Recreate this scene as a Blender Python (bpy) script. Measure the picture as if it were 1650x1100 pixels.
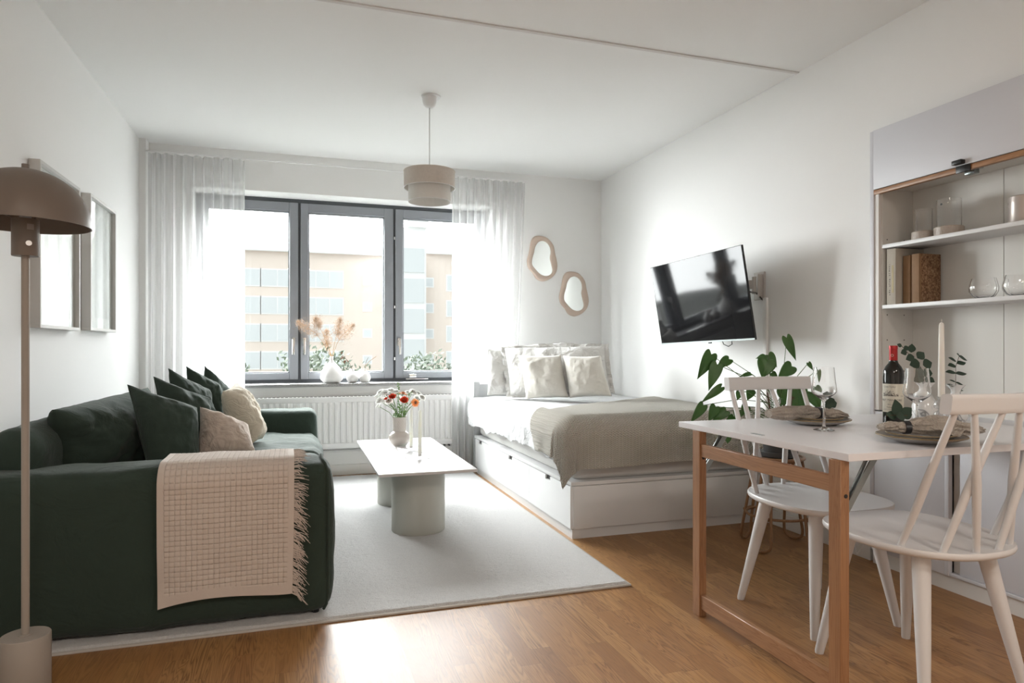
import bpy, bmesh, math, random
from math import sin, cos, pi, radians, hypot, sqrt
from mathutils import Vector, Matrix, noise
random.seed(7)
SC = bpy.context.scene
for o in list(bpy.data.objects): bpy.data.objects.remove(o)
COL = SC.collection

# ------------------------------------------------------------------ camera, world, lights, exposure
YAW = math.atan(345/1071.0)
cam_d = bpy.data.cameras.new('camera'); cam = bpy.data.objects.new('camera', cam_d); COL.objects.link(cam)
cam_d.sensor_width = 36; cam_d.lens = 1071*36/1650; cam_d.shift_y = 11/1650; cam_d.clip_start = .05; cam_d.clip_end = 400
cam.location = (0, 0, 1.04); cam.rotation_euler = (pi/2, 0, -YAW)
SC.camera = cam
SC.view_settings.view_transform = 'Standard'; SC.view_settings.look = 'None'
SC.view_settings.gamma = 1.0; SC.view_settings.use_curve_mapping = False
SC.view_settings.exposure = 1.03
SKY, DIM, PEAK = 15.5, .98, 11.5       # pale sky over the roofs, sky behind the house, bright cloud high in front of the window
w = bpy.data.worlds.new('world'); SC.world = w; w.use_nodes = True
nt = w.node_tree; nt.nodes.clear()
def wnode(k, **kw):
    n_ = nt.nodes.new('ShaderNode'+k)
    for a_, b_ in kw.items(): setattr(n_, a_, b_)
    return n_
def wmap(src, f0, f1, t0, t1, kind='SMOOTHSTEP'):
    m_ = wnode('MapRange', interpolation_type=kind)
    for i_, v_ in enumerate((f0, f1, t0, t1)): m_.inputs[i_+1].default_value = v_
    nt.links.new(src, m_.inputs[0]); return m_.outputs[0]
def wmath(op, a_, b_):
    m_ = wnode('Math', operation=op); nt.links.new(a_, m_.inputs[0]); nt.links.new(b_, m_.inputs[1]); return m_.outputs[0]
tc = wnode('TexCoord'); sx = wnode('SeparateXYZ'); nt.links.new(tc.outputs['Generated'], sx.inputs[0])
ab = wnode('Math', operation='MULTIPLY'); nt.links.new(sx.outputs[0], ab.inputs[0]); ab.inputs[1].default_value = -1
side = wmath('MULTIPLY', wmap(ab.outputs[0], .5, .96, 0, 16), wmap(sx.outputs[1], .0, .08, 0, 1))   # brighter open sky to both sides of the street
fade = wmap(sx.outputs[0], .28, .72, 1, .22)                                                      # duller sky toward the far end of the street
base_s = wmath('MULTIPLY', wmath('ADD', wmap(sx.outputs[1], -.05, .05, DIM, SKY), side), fade)
dt = wnode('VectorMath', operation='DOT_PRODUCT'); nt.links.new(tc.outputs['Generated'], dt.inputs[0]); dt.inputs[1].default_value = Vector((0, .9, .45)).normalized()
lobe = wmath('MULTIPLY', wmap(dt.outputs['Value'], .30, .95, 0, PEAK), wmap(sx.outputs[2], .22, .50, 0, 1))
bg = wnode('Background'); bg.inputs[0].default_value = (.96, .98, 1, 1)
wo = wnode('OutputWorld')
nt.links.new(wmath('ADD', base_s, wmath('MULTIPLY', lobe, fade)), bg.inputs[1]); nt.links.new(bg.outputs[0], wo.inputs[0])
def area(name, loc, rot, sx_, sy_, power, col=(1, 1, 1), portal=False):
    l = bpy.data.lights.new(name, 'AREA'); l.shape = 'RECTANGLE'; l.size = sx_; l.size_y = sy_; l.energy = power; l.color = col
    if portal: l.cycles.is_portal = True
    o = bpy.data.objects.new(name, l); COL.objects.link(o); o.location = loc; o.rotation_euler = rot; return o
area('window_portal', (.42, 5.98, 1.52), (-pi/2, 0, 0), 2.5, 1.6, 1, portal=True)

FILL_LAMPS = [(.02, -.7), (1.70, -.7)]
for i_, (x_, y_) in enumerate(FILL_LAMPS):                       # two added warm lamps, unseen behind the camera, filling the front of the room
    l_ = area('fill_lamp', (x_, y_, 2.46), (0, 0, 0), .4, .4, 14, (1, .90, .80)); l_.data.shape = 'DISK'

# ------------------------------------------------------------------ room constants
XL, XR, YB, ZC = -1.12, 2.69, 5.635, 2.597
YF = -2.4
FWD = Vector((sin(YAW), cos(YAW), 0)); RGT = Vector((cos(YAW), -sin(YAW), 0))
def at(px, py, z):           # a point of the room from its place in the photo and its depth
    return Vector((0, 0, 1.04)) + z*(FWD + RGT*((px-825)/1071) + Vector((0, 0, (561-py)/1071)))
def az(px): return math.tan(math.atan((px-825)/1071)+YAW)

# ------------------------------------------------------------------ materials
MATS = {}
def srgb(r, g, b):
    f = lambda c: (c/255/12.92) if c/255 <= .04045 else ((c/255+.055)/1.055)**2.4
    return (f(r), f(g), f(b))
class NT:
    def __init__(s, name):
        s.m = bpy.data.materials.new(name); s.m.use_nodes = True; s.t = s.m.node_tree
        s.t.nodes.clear(); s.out = s.n('OutputMaterial')
    def n(s, kind, **kw):
        nd = s.t.nodes.new('ShaderNode'+kind)
        for k, v in kw.items(): setattr(nd, k, v)
        return nd
    def l(s, a, b): s.t.links.new(a, b)
    def math(s, op, a, b=None, c=None):
        nd = s.n('Math', operation=op)
        for i, v in enumerate((a, b, c)):
            if v is None: continue
            if isinstance(v, (int, float)): nd.inputs[i].default_value = v
            else: s.l(v, nd.inputs[i])
        return nd.outputs[0]
    def mix(s, fac, a, b, bt='MIX'):
        nd = s.n('MixRGB', blend_type=bt)
        for i, v in enumerate((fac, a, b)):
            if isinstance(v, (int, float)): nd.inputs[i].default_value = v
            elif isinstance(v, tuple): nd.inputs[i].default_value = (*v[:3], 1)
            else: s.l(v, nd.inputs[i])
        return nd.outputs[0]
    def noise(s, vec, scale, detail=3, rough=.5, dist=0):
        nd = s.n('TexNoise'); nd.inputs['Scale'].default_value = scale; nd.inputs['Detail'].default_value = detail
        nd.inputs['Roughness'].default_value = rough; nd.inputs['Distortion'].default_value = dist
        s.l(vec, nd.inputs['Vector']); return nd.outputs['Fac']
    def ramp(s, fac, stops):
        nd = s.n('ValToRGB'); cr = nd.color_ramp
        while len(cr.elements) < len(stops): cr.elements.new(.5)
        for e, (p, c) in zip(cr.elements, stops): e.position = p; e.color = (*c, 1) if len(c) == 3 else c
        s.l(fac, nd.inputs[0]); return nd.outputs[0]
    def vec(s, kind='Object', scale=(1, 1, 1)):
        t = s.n('TexCoord'); mp = s.n('Mapping'); mp.inputs['Scale'].default_value = scale
        s.l(t.outputs[kind], mp.inputs[0]); return mp.outputs[0]
    def bump(s, h, strength, dist=.01, prev=None):
        b = s.n('Bump'); b.inputs['Strength'].default_value = strength; b.inputs['Distance'].default_value = dist
        s.l(h, b.inputs['Height'])
        if prev is not None: s.l(prev, b.inputs['Normal'])
        return b.outputs[0]
    def pbr(s, col, rough=.5, metal=0, normal=None, spec=None, **kw):
        p = s.n('BsdfPrincipled')
        for k, v in (('Base Color', col), ('Roughness', rough), ('Metallic', metal)):
            if isinstance(v, tuple): p.inputs[k].default_value = (*v[:3], 1)
            elif isinstance(v, (int, float)): p.inputs[k].default_value = v
            else: s.l(v, p.inputs[k])
        if spec is not None: p.inputs['Specular IOR Level'].default_value = spec
        if normal is not None: s.l(normal, p.inputs['Normal'])
        for k, v in kw.items(): p.inputs[k].default_value = v
        s.l(p.outputs[0], s.out.inputs[0]); return p
def plain(name, col, rough=.5, metal=0, bump=0, bscale=200, var=0, vscale=6, spec=None, **kw):
    n = NT(name); v = n.vec()
    c = col
    if var:
        f = n.noise(v, vscale, 4)
        c = n.mix(f, tuple(x*(1-var) for x in col), tuple(min(1, x*(1+var)) for x in col))
    nm = n.bump(n.noise(v, bscale, 2), bump, .002) if bump else None
    n.pbr(c, rough, metal, nm, spec, **kw); MATS[name] = n.m; return n.m
def fabric(name, col, uvs=None, scale=900, bump=.3, rough=.9, var=.06, wrinkle=0, wscale=7, sheen=.2, vs=3):
    n = NT(name); v = n.vec()
    f = n.noise(v, vs, 5, .6); fine = n.noise(v, scale, 1)
    c = n.mix(f, tuple(x*(1-var) for x in col), tuple(min(1, x*(1+var)) for x in col))
    c = n.mix(n.math('MULTIPLY', fine, .25), c, tuple(x*.75 for x in col))
    nm = n.bump(fine, bump, .001)
    if wrinkle:
        wv = n.noise(v, wscale, 4, .55, 1.2); rid = n.math('ABSOLUTE', n.math('SUBTRACT', wv, .5))
        nm = n.bump(rid, wrinkle, .03, nm)
    p = n.pbr(c, rough, 0, nm, .2); p.inputs['Sheen Weight'].default_value = sheen
    MATS[name] = n.m; return n.m

wall_m = plain('wall_paint', (.87, .87, .86), .85, bump=.12, bscale=260, spec=.2)
ceil_m = plain('ceiling_paint', (.88, .88, .87), .9, bump=.1, bscale=200, spec=.15)
seam_m = plain('ceiling_joint', (.72, .70, .685), .9)
trim_m = plain('white_trim', (.78, .77, .75), .5)
white_lacq = plain('white_lacquer', (.70, .70, .70), .4)
white_wood = plain('white_painted_wood', (.68, .665, .66), .38)
lilac_white = plain('cool_white_laminate', (.64, .64, .675), .45)
table_lam = plain('cool_white_table_laminate', (.76, .745, .765), .3)
cab_in = plain('cabinet_inside_white', (.68, .66, .62), .5)
frame_grey = plain('window_frame_grey', (.27, .285, .31), .4)
frame_dark = plain('window_frame_dark_grey', (.075, .083, .095), .5)
chrome = plain('brushed_metal', (.72, .72, .72), .25, 1)
steel = plain('grey_steel', (.30, .33, .33), .35, 1)
blackm = plain('black_plastic', (.012, .012, .013), .35)
darkgap = plain('dark_gap', (.04, .035, .03), .8)
taupe = plain('taupe_powder_coat', (.175, .142, .115), .42, bump=.05, bscale=500)
taupe_light = plain('greige_powder_coat', (.33, .29, .25), .45)
silverf = plain('silver_grey_frame', (.60, .59, .57), .4)
cyl_m = plain('greige_table_leg', (.50, .50, .45), .5)
tabtop = plain('white_coffee_table_top', (.66, .645, .64), .38, bump=.02, bscale=30, spec=.35)
ceramic_w = plain('matte_white_ceramic', (.82, .81, .80), .55, bump=.03, bscale=150)
ceramic_g = plain('glossy_greige_ceramic', (.52, .48, .44), .12)
wax = plain('ivory_wax', (.84, .81, .75), .45, **{'Subsurface Weight': .25, 'Subsurface Radius': (.01, .008, .005)})
wax_g = plain('pale_green_white_wax', (.84, .85, .80), .4, **{'Subsurface Weight': .7, 'Subsurface Radius': (.02, .02, .018), 'Subsurface Scale': 1.0})
plate_m = plain('grey_stoneware', (.42, .40, .38), .35)
rim_m = plain('brown_gold_rim', (.26, .19, .10), .35)
potm = plain('dark_grey_pot', (.055, .055, .055), .6)
soil = plain('potting_soil', (.03, .022, .015), 1, bump=1, bscale=120)
steel_w = plain('white_radiator_enamel', (.80, .80, .80), .35)
paper_w = plain('white_paper_mat', (.82, .82, .82), .6)
red_foil = plain('red_foil', (.36, .018, .02), .3, metal=.4)
ink = plain('dark_ink', (.10, .09, .085), .7)
label_m = plain('cream_wine_label', (.66, .63, .54), .7)
bottle_m = plain('dark_wine_glass', (.008, .009, .008), .06)
shade_a = fabric('beige_linen_shade', (.68, .62, .56), scale=700, var=.12, vs=60)
shade_b = fabric('light_linen_shade', (.80, .78, .74), scale=900, var=.05, vs=60)
green_f = fabric('forest_green_cotton', (.034, .052, .041), scale=1400, wrinkle=.5, wscale=5, var=.15, sheen=.10)
green_p = fabric('green_pillow_cotton', (.035, .053, .042), scale=1400, wrinkle=.4, wscale=6, var=.12, sheen=.10)
beige_p = fabric('beige_linen', (.56, .47, .40), scale=1300, wrinkle=.8, wscale=9, var=.06)
cream_p = fabric('cream_linen', (.68, .61, .50), scale=1300, wrinkle=.8, wscale=9, var=.08)
throw_m = fabric('pale_beige_cotton_weave', (.62, .54, .48), scale=1200, wrinkle=.15, var=.05)
bedlinen = fabric('white_bed_linen', (.60, .605, .61), scale=1500, wrinkle=.8, wscale=9, var=.03, bump=.15)
pillow_w = fabric('off_white_pillowcase', (.70, .69, .67), scale=1500, wrinkle=.8, wscale=10, var=.04, bump=.15)
fluffy = fabric('fluffy_cream_fleece', (.72, .69, .63), scale=260, bump=.9, wrinkle=.3, var=.04, sheen=.5)
mattress_m = fabric('light_grey_mattress', (.66, .65, .63), scale=500, var=.04)
napkin_m = fabric('taupe_linen_napkin', (.48, .42, .36), scale=1600, wrinkle=1, wscale=40, var=.1)
rub_black = plain('black_leather_ring', (.012, .012, .014), .4)
cork_m = None

def knit_mat():
    n = NT('cream_knit_fleece'); t = n.n('TexCoord'); sp = n.n('SeparateXYZ'); n.l(t.outputs['UV'], sp.inputs[0])
    u, v = sp.outputs[0], sp.outputs[1]
    tri = n.math('PINGPONG', n.math('MULTIPLY', u, 50.0), .5)                 # zigzag rib
    a = n.math('ADD', n.math('MULTIPLY', v, 95.0), n.math('MULTIPLY', tri, 1.5))
    rib = n.math('PINGPONG', a, .5); col = n.math('PINGPONG', n.math('MULTIPLY', u, 100.0), .5)
    h = n.math('ADD', n.math('MULTIPLY', rib, 1.2), n.math('MULTIPLY', col, .5))
    fz = n.noise(n.vec(), 400, 2)
    nm = n.bump(h, 1.0, .014); nm = n.bump(fz, .35, .002, nm)
    c = n.mix(h, (.56, .52, .45), (.86, .82, .74))
    p = n.pbr(c, .95, 0, nm, .1); p.inputs['Sheen Weight'].default_value = .4
    MATS['knit'] = n.m; return n.m
knit_m = knit_mat()

def floor_mat():
    n = NT('oak_parquet'); v = n.vec('Object'); sp = n.n('SeparateXYZ'); n.l(v, sp.inputs[0])
    x, y = sp.outputs[0], sp.outputs[1]
    W = .0695
    ix = n.math('FLOOR', n.math('DIVIDE', x, W)); fx = n.math('FRACT', n.math('DIVIDE', x, W))
    wn = n.n('TexWhiteNoise', noise_dimensions='1D'); n.l(ix, wn.inputs['W'])
    yy = n.math('DIVIDE', n.math('ADD', y, n.math('MULTIPLY', wn.outputs['Value'], 5.3)), .52)
    iy = n.math('FLOOR', yy); fy = n.math('FRACT', yy)
    cb = n.n('CombineXYZ'); n.l(ix, cb.inputs[0]); n.l(iy, cb.inputs[1])
    w2 = n.n('TexWhiteNoise', noise_dimensions='3D'); n.l(cb.outputs[0], w2.inputs['Vector'])
    r = w2.outputs['Value']
    off = n.n('CombineXYZ'); n.l(n.math('MULTIPLY', r, 37.0), off.inputs[0]); n.l(n.math('MULTIPLY', r, 91.0), off.inputs[1]); n.l(r, off.inputs[2])
    mp = n.n('VectorMath', operation='MULTIPLY'); n.l(v, mp.inputs[0]); mp.inputs[1].default_value = (14, 1.1, 1)
    ad = n.n('VectorMath', operation='ADD'); n.l(mp.outputs[0], ad.inputs[0]); n.l(off.outputs[0], ad.inputs[1])
    g1 = n.noise(ad.outputs[0], 1.3, 3, .5, .6)
    rings = n.math('FRACT', n.math('MULTIPLY', g1, 15.0))
    rings = n.math('SUBTRACT', 1.0, n.math('ABSOLUTE', n.math('SUBTRACT', n.math('MULTIPLY', rings, 2), 1)))
    rings = n.math('POWER', rings, 1.8)
    mp2 = n.n('VectorMath', operation='MULTIPLY'); n.l(ad.outputs[0], mp2.inputs[0]); mp2.inputs[1].default_value = (14, 3, 1)
    g2 = n.noise(mp2.outputs[0], 2.0, 4, .6)
    base = n.ramp(r, [(0, (.250, .112, .036)), (.35, (.36, .178, .062)), (.7, (.43, .232, .088)), (1, (.33, .155, .055))])
    c = n.mix(n.math('MULTIPLY', n.math('MULTIPLY', rings, n.math('ADD', .35, n.math('MULTIPLY', w2.outputs['Color'], .9))), .95), base, (.15, .062, .018))
    c = n.mix(n.math('MULTIPLY', g2, .35), c, (.21, .098, .032))
    big = n.noise(v, 1.2, 2)
    c = n.mix(n.math('MULTIPLY', big, .15), c, (.46, .25, .10))
    ex = n.math('MINIMUM', fx, n.math('SUBTRACT', 1.0, fx)); ey = n.math('MINIMUM', fy, n.math('SUBTRACT', 1.0, fy))
    gx = n.math('LESS_THAN', ex, .012); gy = n.math('LESS_THAN', ey, .0015)
    gap = n.math('MAXIMUM', gx, gy)
    c = n.mix(n.math('MULTIPLY', gap, .45), c, (.12, .06, .025))
    hh = n.math('SUBTRACT', n.math('MULTIPLY', g2, .3), n.math('ADD', gap, n.math('MULTIPLY', rings, .25)))
    nm = n.bump(hh, .25, .001)
    n.pbr(c, n.math('ADD', .33, n.math('MULTIPLY', g2, .18)), 0, nm, .5); return n.m
floor_m = floor_mat()

def wood_mat(name, c1, c2, axis, sc=1.0, rough=.4):
    n = NT(name); s = [18*sc, 18*sc, 18*sc]; s[axis] = 1.2*sc
    v = n.vec('Object', tuple(s)); g = n.noise(v, 2, 4, .55, .8)
    r = n.math('FRACT', n.math('MULTIPLY', g, 7.0)); r = n.math('ABSOLUTE', n.math('SUBTRACT', n.math('MULTIPLY', r, 2), 1))
    c = n.mix(n.math('POWER', r, 2), c1, c2)
    s2 = [160*sc]*3; s2[axis] = 6*sc
    c = n.mix(n.math('MULTIPLY', n.noise(n.vec('Object', tuple(s2)), 1, 2), .35), c, tuple(x*.6 for x in c1))
    n.pbr(c, rough, 0, n.bump(g, .08, .001)); return n.m
oakZ = wood_mat('oak_leg_wood', (.36, .185, .088), (.27, .125, .055), 2)
oakY = wood_mat('oak_rail_wood', (.38, .20, .098), (.27, .13, .058), 1)
oakE = wood_mat('oak_edge_strip', (.40, .20, .085), (.27, .12, .045), 1)
rattan = wood_mat('rattan_cane', (.33, .175, .085), (.22, .11, .05), 2, 2)

def rug_mat():
    n = NT('light_grey_rug'); v = n.vec()
    a = n.noise(v, 170, 3, .7); b = n.noise(v, 9, 3)
    c = n.mix(a, (.44, .435, .43), (.74, .735, .73)); c = n.mix(n.math('MULTIPLY', b, .25), c, (.66, .65, .64))
    nm = n.bump(a, .9, .008); p = n.pbr(c, 1, 0, nm, .05); p.inputs['Sheen Weight'].default_value = .3; return n.m
rug_m = rug_mat()
rug_edge = plain('rug_edge_binding', (.50, .47, .43), .9, bump=.4, bscale=300)

def granite():
    n = NT('grey_granite'); v = n.vec(); a = n.noise(v, 190, 2, .8)
    c = n.ramp(a, [(.35, (.08, .08, .08)), (.5, (.28, .28, .28)), (.65, (.62, .62, .62))])
    n.pbr(c, .15); return n.m
granite_m = granite()
def marble():
    n = NT('white_veined_glass'); v = n.vec(); a = n.noise(v, 9, 2, .5, 1.2)
    r = n.math('ABSOLUTE', n.math('SUBTRACT', a, .5))
    c = n.ramp(r, [(0, (.25, .25, .26)), (.02, (.66, .66, .66)), (.05, (.80, .80, .79))])
    n.pbr(c, .12); return n.m
marble_m = marble()
def cork():
    n = NT('speckled_cork'); v = n.vec(); a = n.noise(v, 110, 3, .75)
    c = n.ramp(a, [(.38, (.10, .045, .02)), (.5, (.22, .12, .06)), (.62, (.34, .21, .12))])
    n.pbr(c, .8, 0, n.bump(a, .3, .002)); return n.m
cork_m = cork()
tan_book = plain('tan_book_cover', (.24, .135, .065), .7, var=.15, vscale=30)
cream_book = plain('cream_book_cloth', (.44, .40, .34), .8, var=.08, vscale=20)
gold_ink = plain('faded_gold_print', (.42, .35, .20), .6)
sand_m = plain('glittering_sand_ceramic', (.42, .36, .31), .25, bump=.9, bscale=220, var=.12, vscale=80)
tin_m = plain('pearl_beige_tin', (.52, .46, .42), .3, metal=.35)
wood_pale = plain('pale_pink_beech', (.60, .48, .40), .55, var=.08, vscale=12)
leaf_m = None
def leafmat(name, c1, c2, rough=.35, trans=.15):
    n = NT(name); v = n.vec(); f = n.noise(v, 14, 3); c = n.mix(f, c1, c2)
    p = n.pbr(c, rough, 0, None, .4); tr = n.n('BsdfTranslucent'); n.l(c, tr.inputs[0])
    mx = n.n('MixShader'); mx.inputs[0].default_value = trans; n.l(p.outputs[0], mx.inputs[1]); n.l(tr.outputs[0], mx.inputs[2])
    n.l(mx.outputs[0], n.out.inputs[0]); return n.m
leaf_m = leafmat('plant_leaf_green', (.035, .105, .025), (.08, .20, .045))
stem_m = leafmat('plant_stem_green', (.06, .12, .03), (.09, .15, .05))
euca_m = leafmat('eucalyptus_leaf', (.022, .045, .03), (.045, .075, .05), .6)
brown_stem = plain('brown_twig', (.10, .055, .03), .8)
straw = plain('golden_straw', (.50, .29, .12), .6)
pampas_m = leafmat('pampas_plume', (.26, .17, .11), (.46, .35, .26), .9, .2)
seed_m = leafmat('brown_seed_head', (.20, .10, .06), (.32, .18, .11), .9, .2)
petal_w = leafmat('white_petals', (.88, .88, .86), (.92, .92, .90), .6, .5)
petal_r = leafmat('coral_red_petals', (.75, .06, .03), (.85, .13, .05), .5, .25)
petal_o = leafmat('orange_petals', (.80, .26, .07), (.85, .36, .14), .5, .25)
green_b = leafmat('bouquet_leaf_green', (.06, .14, .03), (.16, .28, .07), .5, .25)

def glassmat(name, tint=(1, 1, 1)):
    n = NT(name); g = n.n('BsdfGlass'); g.inputs['Roughness'].default_value = 0; g.inputs['IOR'].default_value = 1.47
    g.inputs[0].default_value = (*tint, 1); n.l(g.outputs[0], n.out.inputs[0]); return n.m
glass_m = glassmat('clear_glass')
def thinglass(name):
    n = NT(name); tr = n.n('BsdfTransparent'); tr.inputs[0].default_value = (.97, .97, .97, 1)
    gl = n.n('BsdfGlossy'); gl.inputs['Roughness'].default_value = .03; lw = n.n('LayerWeight'); lw.inputs[0].default_value = .35
    df = n.n('BsdfDiffuse'); df.inputs[0].default_value = (.8, .8, .8, 1)
    a = n.n('MixShader'); n.l(n.math('MULTIPLY_ADD', lw.outputs['Facing'], .55, .06), a.inputs[0]); n.l(tr.outputs[0], a.inputs[1]); n.l(gl.outputs[0], a.inputs[2])
    b = n.n('MixShader'); b.inputs[0].default_value = .10; n.l(a.outputs[0], b.inputs[1]); n.l(df.outputs[0], b.inputs[2])
    n.l(b.outputs[0], n.out.inputs[0]); return n.m
thin_glass = thinglass('pressed_clear_glass')
def panemat(name='window_glass', tint=(.97, .98, .97)):
    n = NT(name); tr = n.n('BsdfTransparent'); tr.inputs[0].default_value = (*tint, 1)
    gl = n.n('BsdfGlossy'); gl.inputs['Roughness'].default_value = .01; fr = n.n('Fresnel'); ge = n.n('NewGeometry'); n.l(n.math('MULTIPLY_ADD', ge.outputs['Backfacing'], 1/1.35-1.35, 1.35), fr.inputs[0])
    mx = n.n('MixShader'); n.l(fr.outputs[0], mx.inputs[0]); n.l(tr.outputs[0], mx.inputs[1]); n.l(gl.outputs[0], mx.inputs[2])
    n.l(mx.outputs[0], n.out.inputs[0]); return n.m
pane_m = panemat()
def sheer():
    n = NT('sheer_white_voile'); tr = n.n('BsdfTransparent'); tl = n.n('BsdfTranslucent'); df = n.n('BsdfDiffuse')
    tl.inputs[0].default_value = (.82, .82, .82, 1); df.inputs[0].default_value = (.80, .80, .80, 1)
    lw = n.n('LayerWeight'); lw.inputs[0].default_value = .35
    m1 = n.n('MixShader'); m1.inputs[0].default_value = .22; n.l(tl.outputs[0], m1.inputs[1]); n.l(df.outputs[0], m1.inputs[2])
    m2 = n.n('MixShader')
    n.l(n.math('MULTIPLY_ADD', lw.outputs['Facing'], .42, .50), m2.inputs[0]); n.l(tr.outputs[0], m2.inputs[1]); n.l(m1.outputs[0], m2.inputs[2])
    n.l(m2.outputs[0], n.out.inputs[0]); return n.m
sheer_m = sheer()
mirror_m = plain('mirror_glass', (.90, .92, .90), .01, 1)
screen_m = plain('tv_screen', (.008, .008, .009), .05, spec=.16)
def artmat(seed, kind):
    n = NT('abstract_wash_art'); v = n.vec('UV', (1, 1, 1)); sp = n.n('SeparateXYZ'); n.l(v, sp.inputs[0])
    ad = n.n('VectorMath', operation='ADD'); n.l(v, ad.inputs[0]); ad.inputs[1].default_value = (seed, seed*.7, 0)
    mp = n.n('VectorMath', operation='MULTIPLY'); n.l(ad.outputs[0], mp.inputs[0]); mp.inputs[1].default_value = (2.2, .7, 1)
    a = n.noise(mp.outputs[0], 2.5, 5, .6, 1.2)
    x, y = sp.outputs[0], sp.outputs[1]
    if kind: # broad arch
        d = n.math('SQRT', n.math('ADD', n.math('POWER', n.math('SUBTRACT', x, .62), 2), n.math('POWER', n.math('MULTIPLY', n.math('MAXIMUM', n.math('SUBTRACT', y, .55), 0.0), .8), 2)))
        msk = n.math('LESS_THAN', d, .36)
    else:
        msk = n.math('GREATER_THAN', x, .55)
    c = n.mix(n.math('MULTIPLY', msk, a), (.84, .84, .84), (.55, .56, .57))
    n.pbr(c, .5); return n.m

# ------------------------------------------------------------------ mesh builder
ORG = {}
class MB:
    def __init__(s): s.v = []; s.f = []; s.uv = []; s.mi = []; s.cur = 0
    def add(s, vs, fs, uvs=None):
        b = len(s.v); s.v += [Vector(p) for p in vs]
        for i, f in enumerate(fs):
            s.f.append([b+k for k in f]); s.mi.append(s.cur)
            s.uv.append([uvs[k] for k in f] if uvs else None)
        return s
    def bm(s, bmx):
        bmx.verts.index_update(); s.add([v.co.copy() for v in bmx.verts], [[v.index for v in f.verts] for f in bmx.faces]); bmx.free(); return s
    def box(s, lo, hi, bev=0, seg=2, mat=None):
        b = bmesh.new(); bmesh.ops.create_cube(b, size=1)
        lo, hi = Vector(lo), Vector(hi)
        for v in b.verts: v.co = Vector(((lo[i]+hi[i])/2+v.co[i]*(hi[i]-lo[i]) for i in range(3)))
        if bev: bmesh.ops.bevel(b, geom=b.edges[:], offset=bev, segments=seg, affect='EDGES', profile=.5)
        if mat is not None: bmesh.ops.transform(b, matrix=mat, verts=b.verts)
        return s.bm(b)
    def grid(s, fn, nu, nv, cu=False, cv=False, uv=None):
        vs = [fn(i/nu, j/nv) for i in range(nu+(0 if cu else 1)) for j in range(nv+(0 if cv else 1))]
        NV = nv+(0 if cv else 1); NU = nu+(0 if cu else 1)
        ix = lambda i, j: (i % NU)*NV+(j % NV)
        fs = [(ix(i, j), ix(i+1, j), ix(i+1, j+1), ix(i, j+1)) for i in range(nu) for j in range(nv)]
        uvs = None
        if uv: uvs = [uv(i/nu, j/nv) for i in range(NU) for j in range(NV)]
        return s.add(vs, fs, uvs)
    def lathe(s, prof, c=(0, 0, 0), n=32, cap0=False, cap1=False, wob=None, M=None):
        c = Vector(c); vs = []; m = len(prof)
        for i in range(n):
            a = 2*pi*i/n
            for k, (r, z) in enumerate(prof):
                rr = r*(wob(a, z) if wob else 1)
                p = Vector((rr*cos(a), rr*sin(a), z)); vs.append((M @ p if M else p)+c)
        fs = [(i*m+k, ((i+1) % n)*m+k, ((i+1) % n)*m+k+1, i*m+k+1) for i in range(n) for k in range(m-1)]
        if cap0: fs.append([i*m for i in range(n)][::-1])
        if cap1: fs.append([i*m+m-1 for i in range(n)])
        return s.add(vs, fs)
    def tube(s, pts, r, n=10, cap=True, closed=False, flat=1):
        pts = [Vector(p) for p in pts]; m = len(pts); rs = r if isinstance(r, (list, tuple)) else [r]*m
        tg = []
        for i in range(m):
            if closed: t = pts[(i+1) % m]-pts[i-1]
            else: t = pts[min(i+1, m-1)]-pts[max(i-1, 0)]
            tg.append(t.normalized())
        up = Vector((0, 0, 1)) if abs(tg[0].z) < .95 else Vector((1, 0, 0))
        nrm = tg[0].cross(up).normalized(); vs = []
        for i in range(m):
            nrm = (nrm-tg[i]*nrm.dot(tg[i])).normalized(); bn = tg[i].cross(nrm)
            for k in range(n):
                a = 2*pi*k/n; vs.append(pts[i]+nrm*cos(a)*rs[i]+bn*sin(a)*rs[i]*flat)
        mm = m if closed else m-1
        fs = [(i*n+k, i*n+(k+1) % n, ((i+1) % m)*n+(k+1) % n, ((i+1) % m)*n+k) for i in range(mm) for k in range(n)]
        if cap and not closed:
            fs.append(list(range(n))[::-1]); fs.append([(m-1)*n+k for k in range(n)])
        return s.add(vs, fs)
    def bar(s, a, b, w, h, bev=0, up=(0, 0, 1)):
        a, b = Vector(a), Vector(b); t = (b-a); L = t.length; t.normalize(); up = Vector(up)
        x = t.cross(up).normalized(); y = x.cross(t)
        M = Matrix(((x.x, t.x, y.x, a.x), (x.y, t.y, y.y, a.y), (x.z, t.z, y.z, a.z), (0, 0, 0, 1)))
        return s.box((-w/2, 0, -h/2), (w/2, L, h/2), bev, 2, M)
    def disc(s, c, r, n=24, nrm=(0, 0, 1)):
        c = Vector(c); q = Vector((0, 0, 1)).rotation_difference(Vector(nrm))
        vs = [c+q @ Vector((r*cos(2*pi*i/n), r*sin(2*pi*i/n), 0)) for i in range(n)]
        return s.add(vs, [list(range(n))])
    def sphere(s, c, r, n=16, m=10, sc=(1, 1, 1)):
        c = Vector(c)
        prof = [(r*sin(pi*k/m), -r*cos(pi*k/m)) for k in range(m+1)]
        prof[0] = (1e-5, -r); prof[-1] = (1e-5, r)
        return s.lathe(prof, c, n, M=Matrix.Diagonal((*sc,)))
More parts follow.
